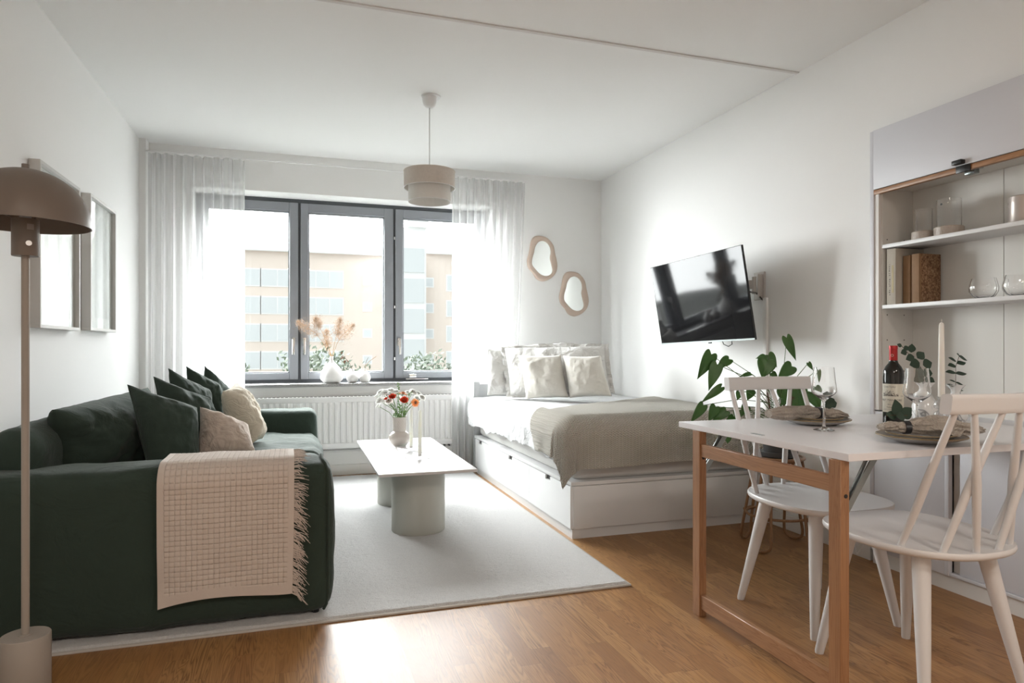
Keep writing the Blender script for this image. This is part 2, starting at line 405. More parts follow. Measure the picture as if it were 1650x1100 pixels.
    def soft(s, lo, hi, r, n=12, amp=.0, fr=3, seed=0, bulge=0):
        """rounded cloth block: cube faces subdivided, rounded, bulged and gently uneven"""
        lo, hi = Vector(lo), Vector(hi); c = (lo+hi)/2; h = (hi-lo)/2
        for ax in range(3):
            for sg in (-1, 1):
                a1, a2 = (ax+1) % 3, (ax+2) % 3
                n1 = max(4, min(60, int(n*h[a1]*4)+4)); n2 = max(4, min(60, int(n*h[a2]*4)+4))
                def fn(u, v):
                    p = Vector((0, 0, 0)); p[ax] = sg*h[ax]
                    f = lambda t: math.copysign(1, t-.5)*(1-(1-abs(2*t-1))**1.25)
                    p[a1] = f(u)*h[a1]*(1 if sg > 0 else -1); p[a2] = f(v)*h[a2]
                    inn = Vector([max(-(h[i]-r), min(h[i]-r, p[i])) for i in range(3)])
                    d = (p-inn); d = d.normalized() if d.length > 1e-9 else Vector((0, 0, 1))
                    q = inn+d*r
                    if bulge: q += d*bulge*(1-(p[a1]/h[a1])**2)*(1-(p[a2]/h[a2])**2)
                    if amp:
                        q += d*amp*noise.fractal((q+c)*fr+Vector((seed, 0, 0)), 1, 2, 4)
                    return q+c
                s.grid(fn, n1, n2)
        return s
    def build(s, name, mat, parent=None, origin=None, smooth=True, angle=40, label=None, merge=False):
        me = bpy.data.meshes.new(name)
        off = ORG[parent.name] if parent is not None else (Vector(origin) if origin is not None else Vector((0, 0, 0)))
        me.from_pydata([v-off for v in s.v], [], s.f)
        if any(u is not None for u in s.uv):
            ul = me.uv_layers.new(name='UVMap'); k = 0
            for f, u in zip(s.f, s.uv):
                for i in range(len(f)):
                    ul.data[k].uv = u[i] if u else (0, 0); k += 1
        for m_ in (mat if isinstance(mat, (list, tuple)) else [mat]): me.materials.append(m_)
        for p, i in zip(me.polygons, s.mi): p.material_index = i
        if merge:
            b = bmesh.new(); b.from_mesh(me); bmesh.ops.remove_doubles(b, verts=b.verts, dist=1e-5)
            bmesh.ops.recalc_face_normals(b, faces=b.faces); b.to_mesh(me); b.free()
        me.update()
        if smooth:
            me.shade_smooth(); me.set_sharp_from_angle(angle=radians(angle))
        o = bpy.data.objects.new(name, me); COL.objects.link(o)
        if parent is not None: o.parent = parent; ORG[o.name] = off
        else: o.location = off; ORG[o.name] = off
        if label: o['label'] = label
        return o
def tag(o, label, cat, group=None):
    o['label'] = label; o['category'] = cat
    if group: o['group'] = group
    return o
def thing(name, loc, label, cat, group=None):
    o = bpy.data.objects.new(name, None); COL.objects.link(o); o.location = loc; o.empty_display_size = .05
    ORG[o.name] = Vector(loc); return tag(o, label, cat, group)
def struct(o): o['kind'] = 'structure'; return o
def copy_tree(o, parent=None):
    c = o.copy(); COL.objects.link(c); c.parent = parent; ORG[c.name] = ORG[o.name]
    for ch in list(o.children): copy_tree(ch, c)
    return c
def solid(o, t, off=-1):
    m = o.modifiers.new('thickness', 'SOLIDIFY'); m.thickness = t; m.offset = off; return o
def N(p, s=1.0, seed=0): return noise.noise(Vector(p)*s+Vector((seed*3.7, seed*1.3, seed*7.1)))

# ================================================================== ROOM SHELL
struct(MB().box((XL-.3, YF, -.2), (XR+.3, YB+.3, 0)).build('floor', floor_m, smooth=False))
struct(MB().box((XL-.3, YF, ZC), (XR+.3, YB+.3, ZC+.2)).build('ceiling', ceil_m, smooth=False))
struct(MB().box((XL, 3.068, ZC-.006), (XR, 3.092, ZC), .002).build('trim_1', seam_m))
struct(MB().box((XL-.3, YF, 0), (XL, YB+.3, ZC)).build('wall_left', wall_m, smooth=False))
struct(MB().box((XL-.3, YF-.2, 0), (XR+.3, YF, ZC)).build('wall_front', wall_m, smooth=False))
CY0, CY1, CZ = 1.36, 2.54, 2.09      # cabinet niche
struct(MB().box((XR, YF, 0), (XR+.3, CY0, ZC)).box((XR, CY1, 0), (XR+.3, YB+.3, ZC)).box((XR, CY0, CZ), (XR+.3, CY1, ZC))
       .box((XR+.22, CY0, 0), (XR+.3, CY1, CZ)).build('wall_right', wall_m, smooth=False))
WX0, WX1, WZ0, WZ1 = -.78, 1.635, .750, 2.290
struct(MB().box((XL, YB, 0), (WX0, YB+.3, ZC)).box((WX1, YB, 0), (XR, YB+.3, ZC)).box((WX0, YB, 0), (WX1, YB+.3, WZ0-.022))
       .box((WX0, YB, WZ1), (WX1, YB+.3, ZC)).build('wall_back', wall_m, smooth=False))
struct(MB().box((XL, YB-.105, 0), (XL+.045, YB, ZC)).build('trim_2', wall_m, smooth=False))       # boxed corner pipe
struct(MB().box((XL+.045, YB-.016, .0), (XR, YB, .085), .004).build('baseboard_back', trim_m))
struct(MB().box((XL, YF, .0), (XL+.016, YB-.11, .085), .004).build('baseboard_left', trim_m))
struct(MB().box((XR-.022, CY1+.02, .0), (XR, YB-.02, .085), .004).build('baseboard_right', trim_m))
struct(MB().box((WX0-.03, YB-.035, WZ0-.022), (WX1+.03, 5.86, WZ0+.003), .003).build('trim_3', granite_m))

for (x_, y_), lab in zip(FILL_LAMPS, ('white round added fill lamp, unseen behind the camera on the sofa side', 'white round added fill lamp, unseen behind the camera on the cabinet side')):
    tag(MB().lathe([(.001, 2.597), (.22, 2.597), (.23, 2.57), (.225, 2.475), (.001, 2.475)], (x_, y_, 0), 48).build('fill_lamp_housing', steel_w, origin=(x_, y_, 2.597)), lab, 'ceiling lamp', 'added fill lamps behind the camera')  # housings of the added fill lamps, out of view

# window: one grey frame of three casements
wn = bpy.data.objects.new('window_1', None); COL.objects.link(wn); wn.location = (.42, 5.86, WZ0); struct(wn); ORG['window_1'] = Vector(wn.location)
WY = 5.86
f = MB(); z0 = WZ0+.003
f.box((WX0, WY, z0), (WX1, WY+.07, z0+.028)).box((WX0, WY, WZ1-.035), (WX1, WY+.07, WZ1))
f.box((WX0, WY, z0), (WX0+.03, WY+.07, WZ1)).box((WX1-.03, WY, z0), (WX1, WY+.07, WZ1))
for x in (.012, .803): f.box((x-.014, WY+.004, z0), (x+.014, WY+.07, WZ1))
f.build('window_frame', frame_dark, wn, smooth=False)
cas = [(WX0+.028, .002), (.022, .793), (.813, WX1-.028)]
gl = [(-.696, -.067), (.083, .716), (.877, 1.484+.055)]
for (a, b), (g0, g1) in zip(cas, gl):
    m = MB(); za, zb, ga, gb = z0+.026, WZ1-.033, .833, 2.185
    for lo, hi in (((a, za), (g0, zb)), ((g1, za), (b, zb)), ((g0, za), (g1, ga)), ((g0, gb), (g1, zb))):
        m.box((lo[0], WY-.012, lo[1]), (hi[0], WY+.05, hi[1]), .003, 1)
    c = m.build('casement', frame_grey, wn)
    b2 = MB()
    for lo, hi in (((g0, ga), (g0+.010, gb)), ((g1-.010, ga), (g1, gb)), ((g0, ga), (g1, ga+.010)), ((g0, gb-.010), (g1, gb))):
        b2.box((lo[0], WY+.004, lo[1]), (hi[0], WY+.045, hi[1]))
    b2.build('glazing_bead', frame_grey, c, smooth=False)
    MB().box((g0, WY+.030, ga), (g1, WY+.036, gb)).build('pane', pane_m, c, smooth=False)
for x in (-.035, .052, .845):
    h = MB().box((x-.014, WY-.022, 1.06), (x+.014, WY-.012, 1.13), .003)
    h.box((x-.009, WY-.062, 1.095), (x+.009, WY-.018, 1.115), .003).box((x-.010, WY-.066, .985), (x+.010, WY-.052, 1.118), .004)
    h.build('window_handle', chrome, wn)
for z in (2.0, 1.40, .95):
    MB().tube([(.803, WY-.02, z-.012), (.803, WY-.02, z+.012)], .007, 8).build('hinge', chrome, wn)
MB().box((.93, WY-.045, .783), (.99, WY-.012, .815), .004).box((.90, WY-.03, .766), (1.10, WY-.014, .776), .003).build('window_latch', chrome, wn)

# ================================================================== OUTSIDE
facade = plain('peach_plaster', (.72, .64, .58), .9, var=.04, vscale=.3)
facade_w = plain('pale_grey_panel', (.78, .79, .80), .7)
stairglass = plain('stair_tower_glass', (.60, .64, .66), .3)
far_win = plain('far_window_glass', (.60, .64, .66), .3)
roofm = plain('reddish_roof', (.45, .34, .31), .9)
groundm = plain('courtyard_ground', (.055, .058, .05), .95, var=.2, vscale=.4)
struct(MB().box((-90, 8, -14.4), (110, 120, -14)).build('ground', groundm, smooth=False))
def fx(px, Y=66): return Y*az(px)
def building(x0, x1, zt, y, label, cols, roof=True, mat=facade):
    b = thing('apartment_building', ((x0+x1)/2, y, -14), label, 'building', None)
    MB().box((x0, y, -14), (x1, y+12, zt)).build('wall', mat, b, smooth=False)
    if roof:
        r = MB(); r.add([(x0-.05, y-.5, zt), (x1+.05, y-.5, zt), (x1+.05, y+12.5, zt), (x0-.05, y+12.5, zt), (x0-.05, y+6, zt+1.6), (x1+.05, y+6, zt+1.6)],
              [(0, 1, 5, 4), (2, 3, 4, 5), (1, 2, 5), (3, 0, 4), (3, 2, 1, 0)])
        r.build('roof', roofm, b, smooth=False)
        MB().tube([(x0-.05, y-.55, zt-.05), (x1+.05, y-.55, zt-.05)], .12, 6).build('gutter', facade_w, b)
    for c in cols:
        for zc in c['z']:
            fr = MB().box((c['x']-c['w']/2, y-.06, zc-c['h']/2), (c['x']+c['w']/2, y+.05, zc+c['h']/2)).build('window', facade_w, b, smooth=False)
            m = MB(); n = c.get('n', 1); pw = (c['w']-.12)/n
            for k in range(n):
                if c.get('skip') == k: continue
                xa = c['x']-c['w']/2+.06+k*pw
                m.box((xa+.05, y-.09, zc-c['h']/2+.12), (xa+pw-.05, y-.055, zc+c['h']/2-.12))
            m.build('pane', far_win, fr, smooth=False)
    return b
zs = [1.04+(561-y)/1071*62.5 for y in (448, 492, 536, 580)]+[-3, -6]
building(-34, fx(622), 10.2, 66, 'long peach apartment block with reddish roof seen through the left and middle panes',
         [dict(x=fx(x), w=wd, h=1.7, z=zs, n=nn) for x, wd, nn in ((350, 3, 2), (402, 2.0, 1), (447, 3.0, 2), (520, 3.9, 3))]
         + [dict(x=fx(592), w=.9, h=.9, z=zs)])
t = building(fx(622)+.2, fx(684)-.3, 12.6, 63.5, 'pale glazed stair tower rising between the two peach blocks', [], False, facade_w)
for z in (9.3, 6.4, 3.5, .6, -2.3):
    MB().box((fx(640), 63.38, z-1.0), (fx(676), 63.5, z+1.3)).build('stair_window', stairglass, t, smooth=False)
MB().box((fx(650), 63.2, 12.6), (fx(684)-.1, 66, 13.3)).build('roof_cap', facade_w, t, smooth=False)
building(fx(684), 42, 10.6, 66, 'peach apartment block with small square windows seen through the right pane',
         [dict(x=fx(x), w=1.0, h=1.0, z=zs) for x in (691,)]+[dict(x=fx(x), w=3.4, h=1.7, z=zs, n=2) for x in (745, 800)])
far_leaf = leafmat('far_tree_leaf', (.035, .050, .035), (.06, .075, .05), .8, .2)
def tree(x, y, zt, r, label, seed):
    t = thing('tree', (x, y, -14), label, 'tree')
    MB().tube([(x, y, -14), (x+.2, y, -8), (x-.1, y, zt-r*.6)], [.22, .16, .05], 8).build('trunk', brown_stem, t)
    rnd = random.Random(seed); m = MB()
    for k in range(1500):
        d = Vector((rnd.gauss(0, 1), rnd.gauss(0, 1), rnd.gauss(0, 1.2))).normalized()*r*rnd.random()**.45
        p = Vector((x, y, zt-r))+d; p += Vector((N(p, 1.2, 1), N(p, 1.2, 2), N(p, 1.2, 3)))*.6
        a = Vector((rnd.gauss(0, 1), rnd.gauss(0, 1), rnd.gauss(0, 1))).normalized()*.13; b = a.orthogonal().normalized()*.07
        m.add([p-a, p+b, p+a, p-b], [(0, 1, 2, 3)])
    m.build('crown', far_leaf, t, smooth=False)
tree(at(508, 548, 30).x, 30, 1.3, 2.2, 'small grey-green tree in the courtyard behind the pampas vase', 3)
tree(at(678, 566, 32).x, 31, .9, 1.9, 'low loose tree seen at the foot of the right pane', 4)
tree(at(375, 560, 34).x, 32, .6, 1.8, 'grey-green tree top seen beside the left sheer curtain', 5)

# ================================================================== CURTAINS, RAIL, RADIATOR
def curtain(x0, x1, ztop, zbot, y, seed, label, xb0=None, xb1=None):
    xb0 = x0 if xb0 is None else xb0; xb1 = x1 if xb1 is None else xb1
    def fn(u, v):
        g = 1-v                       # 0 bottom .. 1 top  (v from top)
        xa = x0+(xb0-x0)*v**1.3; xc = x1+(xb1-x1)*v**1.3
        uu = u+.012*N((u*6, v*1.2, 0), 1, seed)*v
        X = xa+(xc-xa)*uu
        A = .020+.016*N((u*5, 0, 0), 1, seed+2)
        ph = u*2*pi*9.5+1.2*N((u*4, v*.6, 0), 1, seed+1)
        d = A*sin(ph)+.008*sin(ph*2.1+v*1.5)
        if v < .035: d *= .8
        return Vector((X+.006*cos(ph), y+d+.02*N((u*3, v*1.5, 0), 1, seed+5)*v, ztop+(zbot-ztop)*v))
    m = MB().grid(fn, 260, 44)
    c = tag(m.build('curtain', sheer_m, origin=((x0+x1)/2, y, zbot)), label, 'curtain', 'sheer window curtains')
    hm = MB().grid(lambda u, v: fn(u, v*.045)+Vector((0, -.003, 0)), 260, 3)
    hm.build('heading_tape', sheer_m, c)
    hb = MB().grid(lambda u, v: fn(u, .965+v*.035)+Vector((0, -.003, 0)), 260, 2)
    hb.build('bottom_hem', sheer_m, c)
    return c
YC = 5.50
curtain(-1.055, -.385, 2.485, .03, YC, 1, 'sheer white curtain hanging at the left end of the window, behind the sofa')
curtain(1.235, 1.895, 2.485, .03, YC, 9, 'sheer white curtain hanging at the right end of the window, beside the bed', 1.235, 1.78)
tag(MB().tube([(-1.07, YC, 2.497), (1.905, YC, 2.497)], .006, 8).build('curtain_rail', steel_w, origin=(-1.07, YC, 2.497)),
    'thin white curtain wire stretched above the window', 'curtain rail')
rd = thing('radiator', (.4, YB-.06, .228), 'long white ribbed panel radiator under the window', 'radiator')
rx0, rx1, rz0, rz1, ry = -.62, 1.30, .228, .648, 5.545
pr = []; n = int((rx1-rx0-.06)/.0450)
def ribx(u, v):
    x = rx0+.03+u*(rx1-rx0-.06); ph = (u*n) % 1
    d = .011*(1 if .25 < ph < .75 else 0); s = min(1, max(0, (min(abs(ph-.25), abs(ph-.75))/.07)))
    d = .011*max(0, min(1, (0.25-abs(ph-.5))/.08+.5))
    e = min(1, min(v, 1-v)/.04)
    return Vector((x, ry+.004-d*e*1.0, rz0+.045+v*(rz1-rz0-.09)))
MB().grid(ribx, n*14, 24).build('ribbed_panel', steel_w, rd, angle=60)
MB().box((rx0, ry-.002, rz0), (rx1, ry+.012, rz0+.045), .004).box((rx0, ry-.002, rz1-.045), (rx1, ry+.012, rz1), .004)\
    .box((rx0, ry-.002, rz0), (rx0+.032, ry+.012, rz1), .004).box((rx1-.032, ry-.002, rz0), (rx1, ry+.012, rz1), .004)\
    .box((rx0, ry+.012, rz1-.012), (rx1, ry+.06, rz1), .003).box((rx0+.01, ry+.05, rz0+.01), (rx1-.01, ry+.06, rz1-.012)).build('radiator_casing', steel_w, rd)
g = MB()
for k in range(60):
    x = rx0+.02+k*.0315; g.box((x, ry+.014, rz1-.001), (x+.02, ry+.048, rz1+.0015))
g.build('top_grille', darkgap, rd, smooth=False)
tag(MB().tube([(-.7, YB-.035, .205), (1.36, YB-.035, .205)], .008, 8).tube([(1.36, YB-.035, .205), (1.36, YB-.035, .0)], .008, 8)
    .build('radiator_pipe', steel_w, origin=(1.36, YB-.035, 0)), 'slim white heating pipe running along the wall below the radiator', 'pipe')
for x in (.115, .155, 1.19, 1.23):
    o = MB().tube([(x, YB-.075, .216), (x, YB-.04, .216)], .008, 8).build('valve', blackm, rd)
for x in (.05, 1.1): MB().box((x, YB-.05, .24), (x+.02, YB-.002, .30)).build('bracket', steel_w, rd)

# ================================================================== RUG
def rugtop(u, v):
    x = -1.05+u*(1.385+1.05); y = 2.618+v*(5.50-2.618)
    e = min(u*2.43, (1-u)*2.43, v*2.9, (1-v)*2.9)
    z = .016+.0022*N((x, y, 0), 60)+.0014*N((x, y, 0), 23, 2)
    return Vector((x, y, z*min(1, .35+e/.012*.65)))
rg = thing('rug', (.17, 4.05, 0), 'large light grey short-pile rug under the coffee table and sofa', 'rug')
MB().grid(rugtop, 430, 470).build('pile', rug_m, rg)
MB().box((-1.055, 2.608, .0), (1.39, 5.505, .009), .003).build('edge_binding', rug_edge, rg)

# ================================================================== SOFA
sf = thing('sofa', (-.5, 3.85, .0), 'low dark green fabric sofa with wide boxy arms standing on the rug', 'sofa')
SX0, SX1, SY0, SY1 = -1.09, .115, 2.645, 5.02
MB().soft((SX0+.02, SY0+.02, .030), (SX1-.015, SY1-.02, .30), .04, 10, .004, 3, 1).build('seat_base', green_f, sf, merge=True)
arm = MB().soft((SX0, SY0, .028), (SX1+.008, SY0+.265, .600), .055, 16, .010, 4, 2, .012)
arm.build('armrest', green_f, sf, merge=True)
MB().soft((SX0, SY1-.265, .03), (SX1+.008, SY1, .615), .05, 12, .008, 4, 3, .01).build('armrest', green_f, sf, merge=True)
MB().soft((SX0, SY0+.20, .06), (SX0+.17, SY1-.18, .742), .09, 12, .012, 4, 4, .01).build('backrest', green_f, sf, merge=True)
ys = SY0+.26
for i, (ya, yb) in enumerate(((ys, (ys+SY1-.26)/2), ((ys+SY1-.26)/2, SY1-.262))):
    MB().soft((SX0+.2, ya, .27), (SX1+.012, yb, .472), .06, 14, .016, 5, 7+i, .018).build('seat_cushion', green_f, sf, merge=True)
MB().tube([(SX1-.020, SY0+.030, .032), (SX1-.010, SY0+.018, .055), (SX1-.005, SY0+.012, .10), (SX1-.003, SY0+.010, .3), (SX1-.004, SY0+.012, .5), (SX1-.007, SY0+.018, .565), (SX1-.014, SY0+.034, .592), (SX1-.022, SY0+.06, .602), (SX1-.024, SY0+.2, .603)], .006, 8).build('piping', green_f, sf)
for x, y in ((SX1-.05, SY0+.05), (SX1-.05, SY1-.05), (SX0+.06, SY0+.05), (SX0+.06, SY1-.05)):
    MB().lathe([(.013, .017), (.020, .06)], (x, y, 0), 12, True, True).build('foot', blackm, sf)

def pillow(name, P, T, mat, label, cat, group=None, seed=0, n=34, wr=.010, pinch=.10, piping=True, flange=0, sag=0):
    """P = four corners TL,TR,BR,BL (world); a stuffed cushion between them"""
    TL, TR, BR, BL = P; c = (TL+TR+BR+BL)/4
    nrm = ((TR-TL)+(BR-BL)).cross((BL-TL)+(BR-TR)).normalized()
    def pos(u, v, sgn):
        U, V = 2*u-1, 2*v-1
        uu = U*(1-pinch*(1-V*V)*abs(U)); vv = V*(1-pinch*(1-U*U)*abs(V))
        a, b = (uu+1)/2, (vv+1)/2
        p = TL*(1-a)*(1-b)+TR*a*(1-b)+BR*a*b+BL*(1-a)*b
        if sag: p += Vector((0, 0, -sag*(1-U*U)*(1-b)))
        e = max(0, (1-abs(U)**2.4)*(1-abs(V)**2.4)); t = T*1.22*e**.50
        w_ = noise.fractal(p*7+Vector((seed*5.1, sgn*3, 0)), .8, 2.1, 4)*wr*2.2*min(1, e*3+.15)
        rid = abs(N(p, 6, seed+sgn))*wr*1.1*(1-e)*min(1, e*6)
        return p+nrm*sgn*(t+w_*(1 if e > .01 else 0)-rid)+nrm*(0 if e > .01 else 0)
    m = MB()
    m.grid(lambda u, v: pos(u, v, 1), n, n); m.grid(lambda u, v: pos(1-u, v, -1), n, n)
    lo = min(p.z for p in P)
    o = m.build(name, mat, origin=(c.x, c.y, lo), merge=True, angle=70); tag(o, label, cat, group)
    if piping:
        pts = [pos(i/16, 0, 0) for i in range(16)]+[pos(1, i/16, 0) for i in range(16)]+[pos(1-i/16, 1, 0) for i in range(16)]+[pos(0, 1-i/16, 0) for i in range(16)]
        MB().tube(pts, .0035, 6, closed=True).build('piping', mat, o)
    if flange:
        def fl(u, v):
            k = u*64; i = int(k) % 64; s = i//16; f = (i % 16)/16
            b = [(f, 0), (1, f), (1-f, 1), (0, 1-f)][s]; p = pos(b[0], b[1], 0)
            d = (p-c); d = (d-nrm*d.dot(nrm)).normalized()
            return p+d*flange*v+nrm*.012*sin(u*2*pi*17)*v
        solid(MB().grid(fl, 256, 3).build('flange', mat, o), .003, 0)
    return o
def pq(*a): return [at(*t) for t in a]
bc = 'dark green back cushion'
pillow('back_cushion', pq((84, 660, 2.62), (238, 624, 3.45), (238, 740, 3.40), (88, 800, 2.72)), .14, green_p,
       'big dark green back cushion nearest the floor lamp, slumped against the sofa back', 'cushion', 'dark green sofa cushions', 1, 50, .014, .05, False)
for k, (q, T, lab) in enumerate((
    (((206, 620, 2.98), (318, 656, 3.12), (322, 764, 3.05), (242, 772, 2.86)), .085, 'dark green throw pillow at the front of the row, its seamed edge towards the room'),
    (((248, 607, 3.25), (338, 640, 3.42), (342, 748, 3.36), (276, 752, 3.16)), .075, 'dark green pillow second from the lamp in the row of green pillows, mostly hidden'),
    (((272, 594, 3.52), (338, 628, 3.72), (350, 730, 3.64), (295, 735, 3.44)), .075, 'dark green pillow with a pointed corner, third from the lamp in the row'),
    (((301, 591, 3.86), (352, 620, 4.05), (368, 712, 3.98), (322, 715, 3.78)), .07, 'dark green pillow with a pointed corner, fourth from the lamp in the row'),
    (((330, 590, 4.12), (372, 632, 4.32), (388, 700, 4.24), (340, 705, 4.06)), .07, 'dark green pillow farthest from the lamp, behind the cream pillow'))):
    pillow('throw_pillow', pq(*q), T, green_p, lab, 'pillow', 'dark green sofa cushions', 11+k, 40, .010, .05)
pillow('throw_pillow', pq((322, 655, 3.22), (400, 684, 3.34), (418, 742, 3.24), (312, 744, 3.12)), .08, beige_p,
       'pinkish beige linen pillow lying in front of the green pillows', 'pillow', 'beige sofa pillows', 21, 40, .012, .09, False)
pillow('throw_pillow', pq((359, 630, 3.78), (380, 616, 4.00), (424, 706, 3.96), (404, 718, 3.76)), .075, cream_p,
       'cream linen pillow at the far end of the pillow row', 'pillow', 'beige sofa pillows', 23, 40, .012, .05, False)

# throw over the near arm
def throw_pt(x, t, off=.02):
    y0, y1, zt, r = SY0-.012, SY0+.272, .606, .06
    segs = [('d', .12), ('c', r*pi/2), ('f', (y1-y0)-2*r), ('c2', r*pi/2), ('v', 1)]
    r2 = r+off
    if t < .04: return Vector((x, y1+off, zt-r-(.04-t)))
    t -= .04
    L = r*pi/2
    if t < L: a = t/r; return Vector((x, y1-r+r2*cos(a), zt-r+r2*sin(a)))
    t -= L; F = y1-y0-2*r
    if t < F: return Vector((x, y1-r-t, zt+off))
    t -= F
    if t < L: a = t/r; return Vector((x, y0+r-r2*sin(a), zt-r+r2*cos(a)))
    t -= L
    return Vector((x, y0-off, zt-r-t))
TX0, TX1, TL_ = -.470, -.020, 0.04+.06*pi+(.284-.12)+.405
def throwf(u, v):
    x = TX0+u*(TX1-TX0)+.010*sin(v*3.1)*(u-.3); t = v*(TL_+.022*(1-u)**2-.012*sin(u*5)+.0)
    p = throw_pt(x, t, .018)
    gx = abs(((x-TX0)/.0182) % 1-.5)*2; gy = abs((t/.0182) % 1-.5)*2
    e = min(u, 1-u, 1-v)
    h = (0 if min(gx, gy) < .0 else 1)*(-.0032*max(0, 1-min(1-gx, 1-gy)/.30)) if e > .045 else 0
    fold = .007*sin(x*19+1.3)*max(0, v-.35)+.004*N((x, t, 0), 9, 3)
    q = throw_pt(x, t, .018+.002) ; q2 = throw_pt(x, t, .030); nn = (q2-q).normalized() if (q2-q).length > 1e-6 else Vector((0, -1, 0))
    return p+nn*(h+fold+.006*v)
th = MB().grid(throwf, 230, 360).build('throw_blanket', throw_m, origin=(-.24, SY0, .61), angle=80)
tag(th, 'pale beige waffle-weave throw with fringe draped over the near sofa arm', 'blanket'); solid(th, .006)
rnd = random.Random(5); m = MB()
for k in range(330):
    v = .10+.90*rnd.random(); p = throwf(1, v); L = rnd.uniform(.035, .075)
    down = max(0, v-.42); q = p+Vector((L*rnd.uniform(.35, .9), -.004*rnd.random(), -L*rnd.uniform(.3, 1.0)*min(1, down*4+.15)+(0 if down > 0 else .004*rnd.random())))
    mid = (p+q)/2+Vector((rnd.uniform(-.004, .006), -.004*rnd.random(), rnd.uniform(0, .006)))
    m.tube([p-Vector((.008, 0, 0)), mid, q], [.0016, .0013, .0007], 4)
m.build('fringe', throw_m, th)

# ================================================================== COFFEE TABLE
ct = thing('coffee_table', (.645, 4.05, .0), 'rectangular white coffee table on two greige cylinder legs', 'coffee table')
MB().box((.387, 3.392, .388), (.903, 4.700, .404), .003).build('table_top', tabtop, ct)
for y, r in ((3.752, .150), (4.45, .150)):
    MB().lathe([(r-.004, .014), (r, .020), (r, .384), (r-.003, .388)], (.65, y, 0), 64, True, True).build('leg', cyl_m, ct, angle=50)

# ---- on the coffee table
v = MB().lathe([(.0, .404), (.035, .404), (.045, .408), (.064, .428), (.0715, .453), (.068, .475), (.052, .492), (.040, .499), (.040, .506), (.042, .53), (.0455, .589),
                (.0475, .592), (.0445, .592), (.040, .55), (.036, .50), (.05, .46), (.03, .42), (0, .415)], (.632, 4.36, 0), 72,
               wob=lambda a, z: 1+(.02*math.copysign(1, sin(14*a+(z-.5)*330)*sin(14*a-(z-.5)*330)) if .508 < z < .588 else 0))
# finer neck relief
vv = MB()
prof = [(0, .404), (.035, .404), (.045, .408), (.064, .428), (.0715, .453), (.068, .475), (.052, .492), (.0405, .499)]
prof += [(.041+.0045*k/40, .506+.083*k/40) for k in range(41)]+[(.0475, .592), (.0445, .592), (.040, .55), (.036, .50), (.05, .46), (.03, .42), (0.0001, .415)]
vv.lathe(prof, (.632, 4.36, 0), 120, wob=lambda a, z: 1+(.028*max(0, 1-2.2*min(abs(sin(9*a+(z-.5)*150)), abs(sin(9*a-(z-.5)*150)))) if .508 < z < .588 else 0))
tag(vv.build('vase', ceramic_g, origin=(.632, 4.36, .404)), 'glossy greige vase with round belly and diamond-relief neck on the coffee table', 'vase')
mouth = Vector((.632, 4.36, .585))
def petals(m, c, nrm, R, n, layers, curl=.3, wid=.22, rnd=random, base=.1):
    nrm = nrm.normalized(); t1 = nrm.orthogonal().normalized(); t2 = nrm.cross(t1)
    for L in range(layers):
        f = 1-L/layers*.75; el = (L/layers)*1.15
        for k in range(n):
            a = 2*pi*(k+.5*L)/n+rnd.uniform(-.1, .1); d = t1*cos(a)+t2*sin(a)
            rr = R*f*rnd.uniform(.85, 1.1); s = nrm.cross(d)
            dd = (d*cos(el)+nrm*sin(el))
            p0 = c+dd*R*base; p1 = c+dd*rr*.55+nrm*rr*curl*.25; p2 = c+dd*rr-nrm*rr*curl*.25*(1-L/layers)
            w_ = R*wid*rnd.uniform(.8, 1.1)
            m.add([p0-s*w_*.3, p0+s*w_*.3, p1+s*w_+nrm*w_*.25, p1-nrm*w_*.15, p1-s*w_+nrm*w_*.25, p2+s*w_*.55, p2-s*w_*.55], [(0, 3, 4), (0, 1, 3), (1, 2, 3), (3, 2, 5, 6), (4, 3, 6)])
lab_green = lambda l: 'green centre' in l
def flower(px, py, z, R, mat, kind, label, cat='flower', group=None, face=None):
    c = at(px, py, z); rnd = random.Random(int(px*7+py)); o = thing(kind, tuple(mouth), label, cat, group)
    d = face or (c-mouth+Vector((0, -.05, .04))); m = MB()
    if kind == 'chrysanthemum': petals(m, c, d, R*1.15, 20, 6, .3, .26, rnd, .04)
    elif kind == 'ranunculus':
        petals(m, c, d, R, 7, 5, -.6, .5, rnd, .05)
    else: petals(m, c, d, R, 20, 2, .15, .15, rnd, .25)
    if kind == 'chrysanthemum': m.sphere(c-d.normalized()*R*.12, R*.55, 12, 8)
    m.build('bloom', mat, o, smooth=False)
    if kind == 'gerbera': MB().sphere(c+d.normalized()*.004, R*.3, 12, 8).build('flower_centre', seed_m, o)
    if kind == 'chrysanthemum' and lab_green(label): MB().sphere(c+d.normalized()*R*.45, R*.2, 8, 6).build('flower_centre', green_b, o)
    b = mouth+Vector((rnd.uniform(-.022, .022), rnd.uniform(-.022, .022), -.03))
    mid = (b+c)/2+Vector(((c.x-b.x)*-.12, 0, .012)); MB().tube([b, b*.5+mid*.5+Vector((0, 0, .004)), mid, c-d.normalized()*.004], .0018, 5).build('stem', green_b, o)
    return o
ori = (595, 605); s_ = 7.095
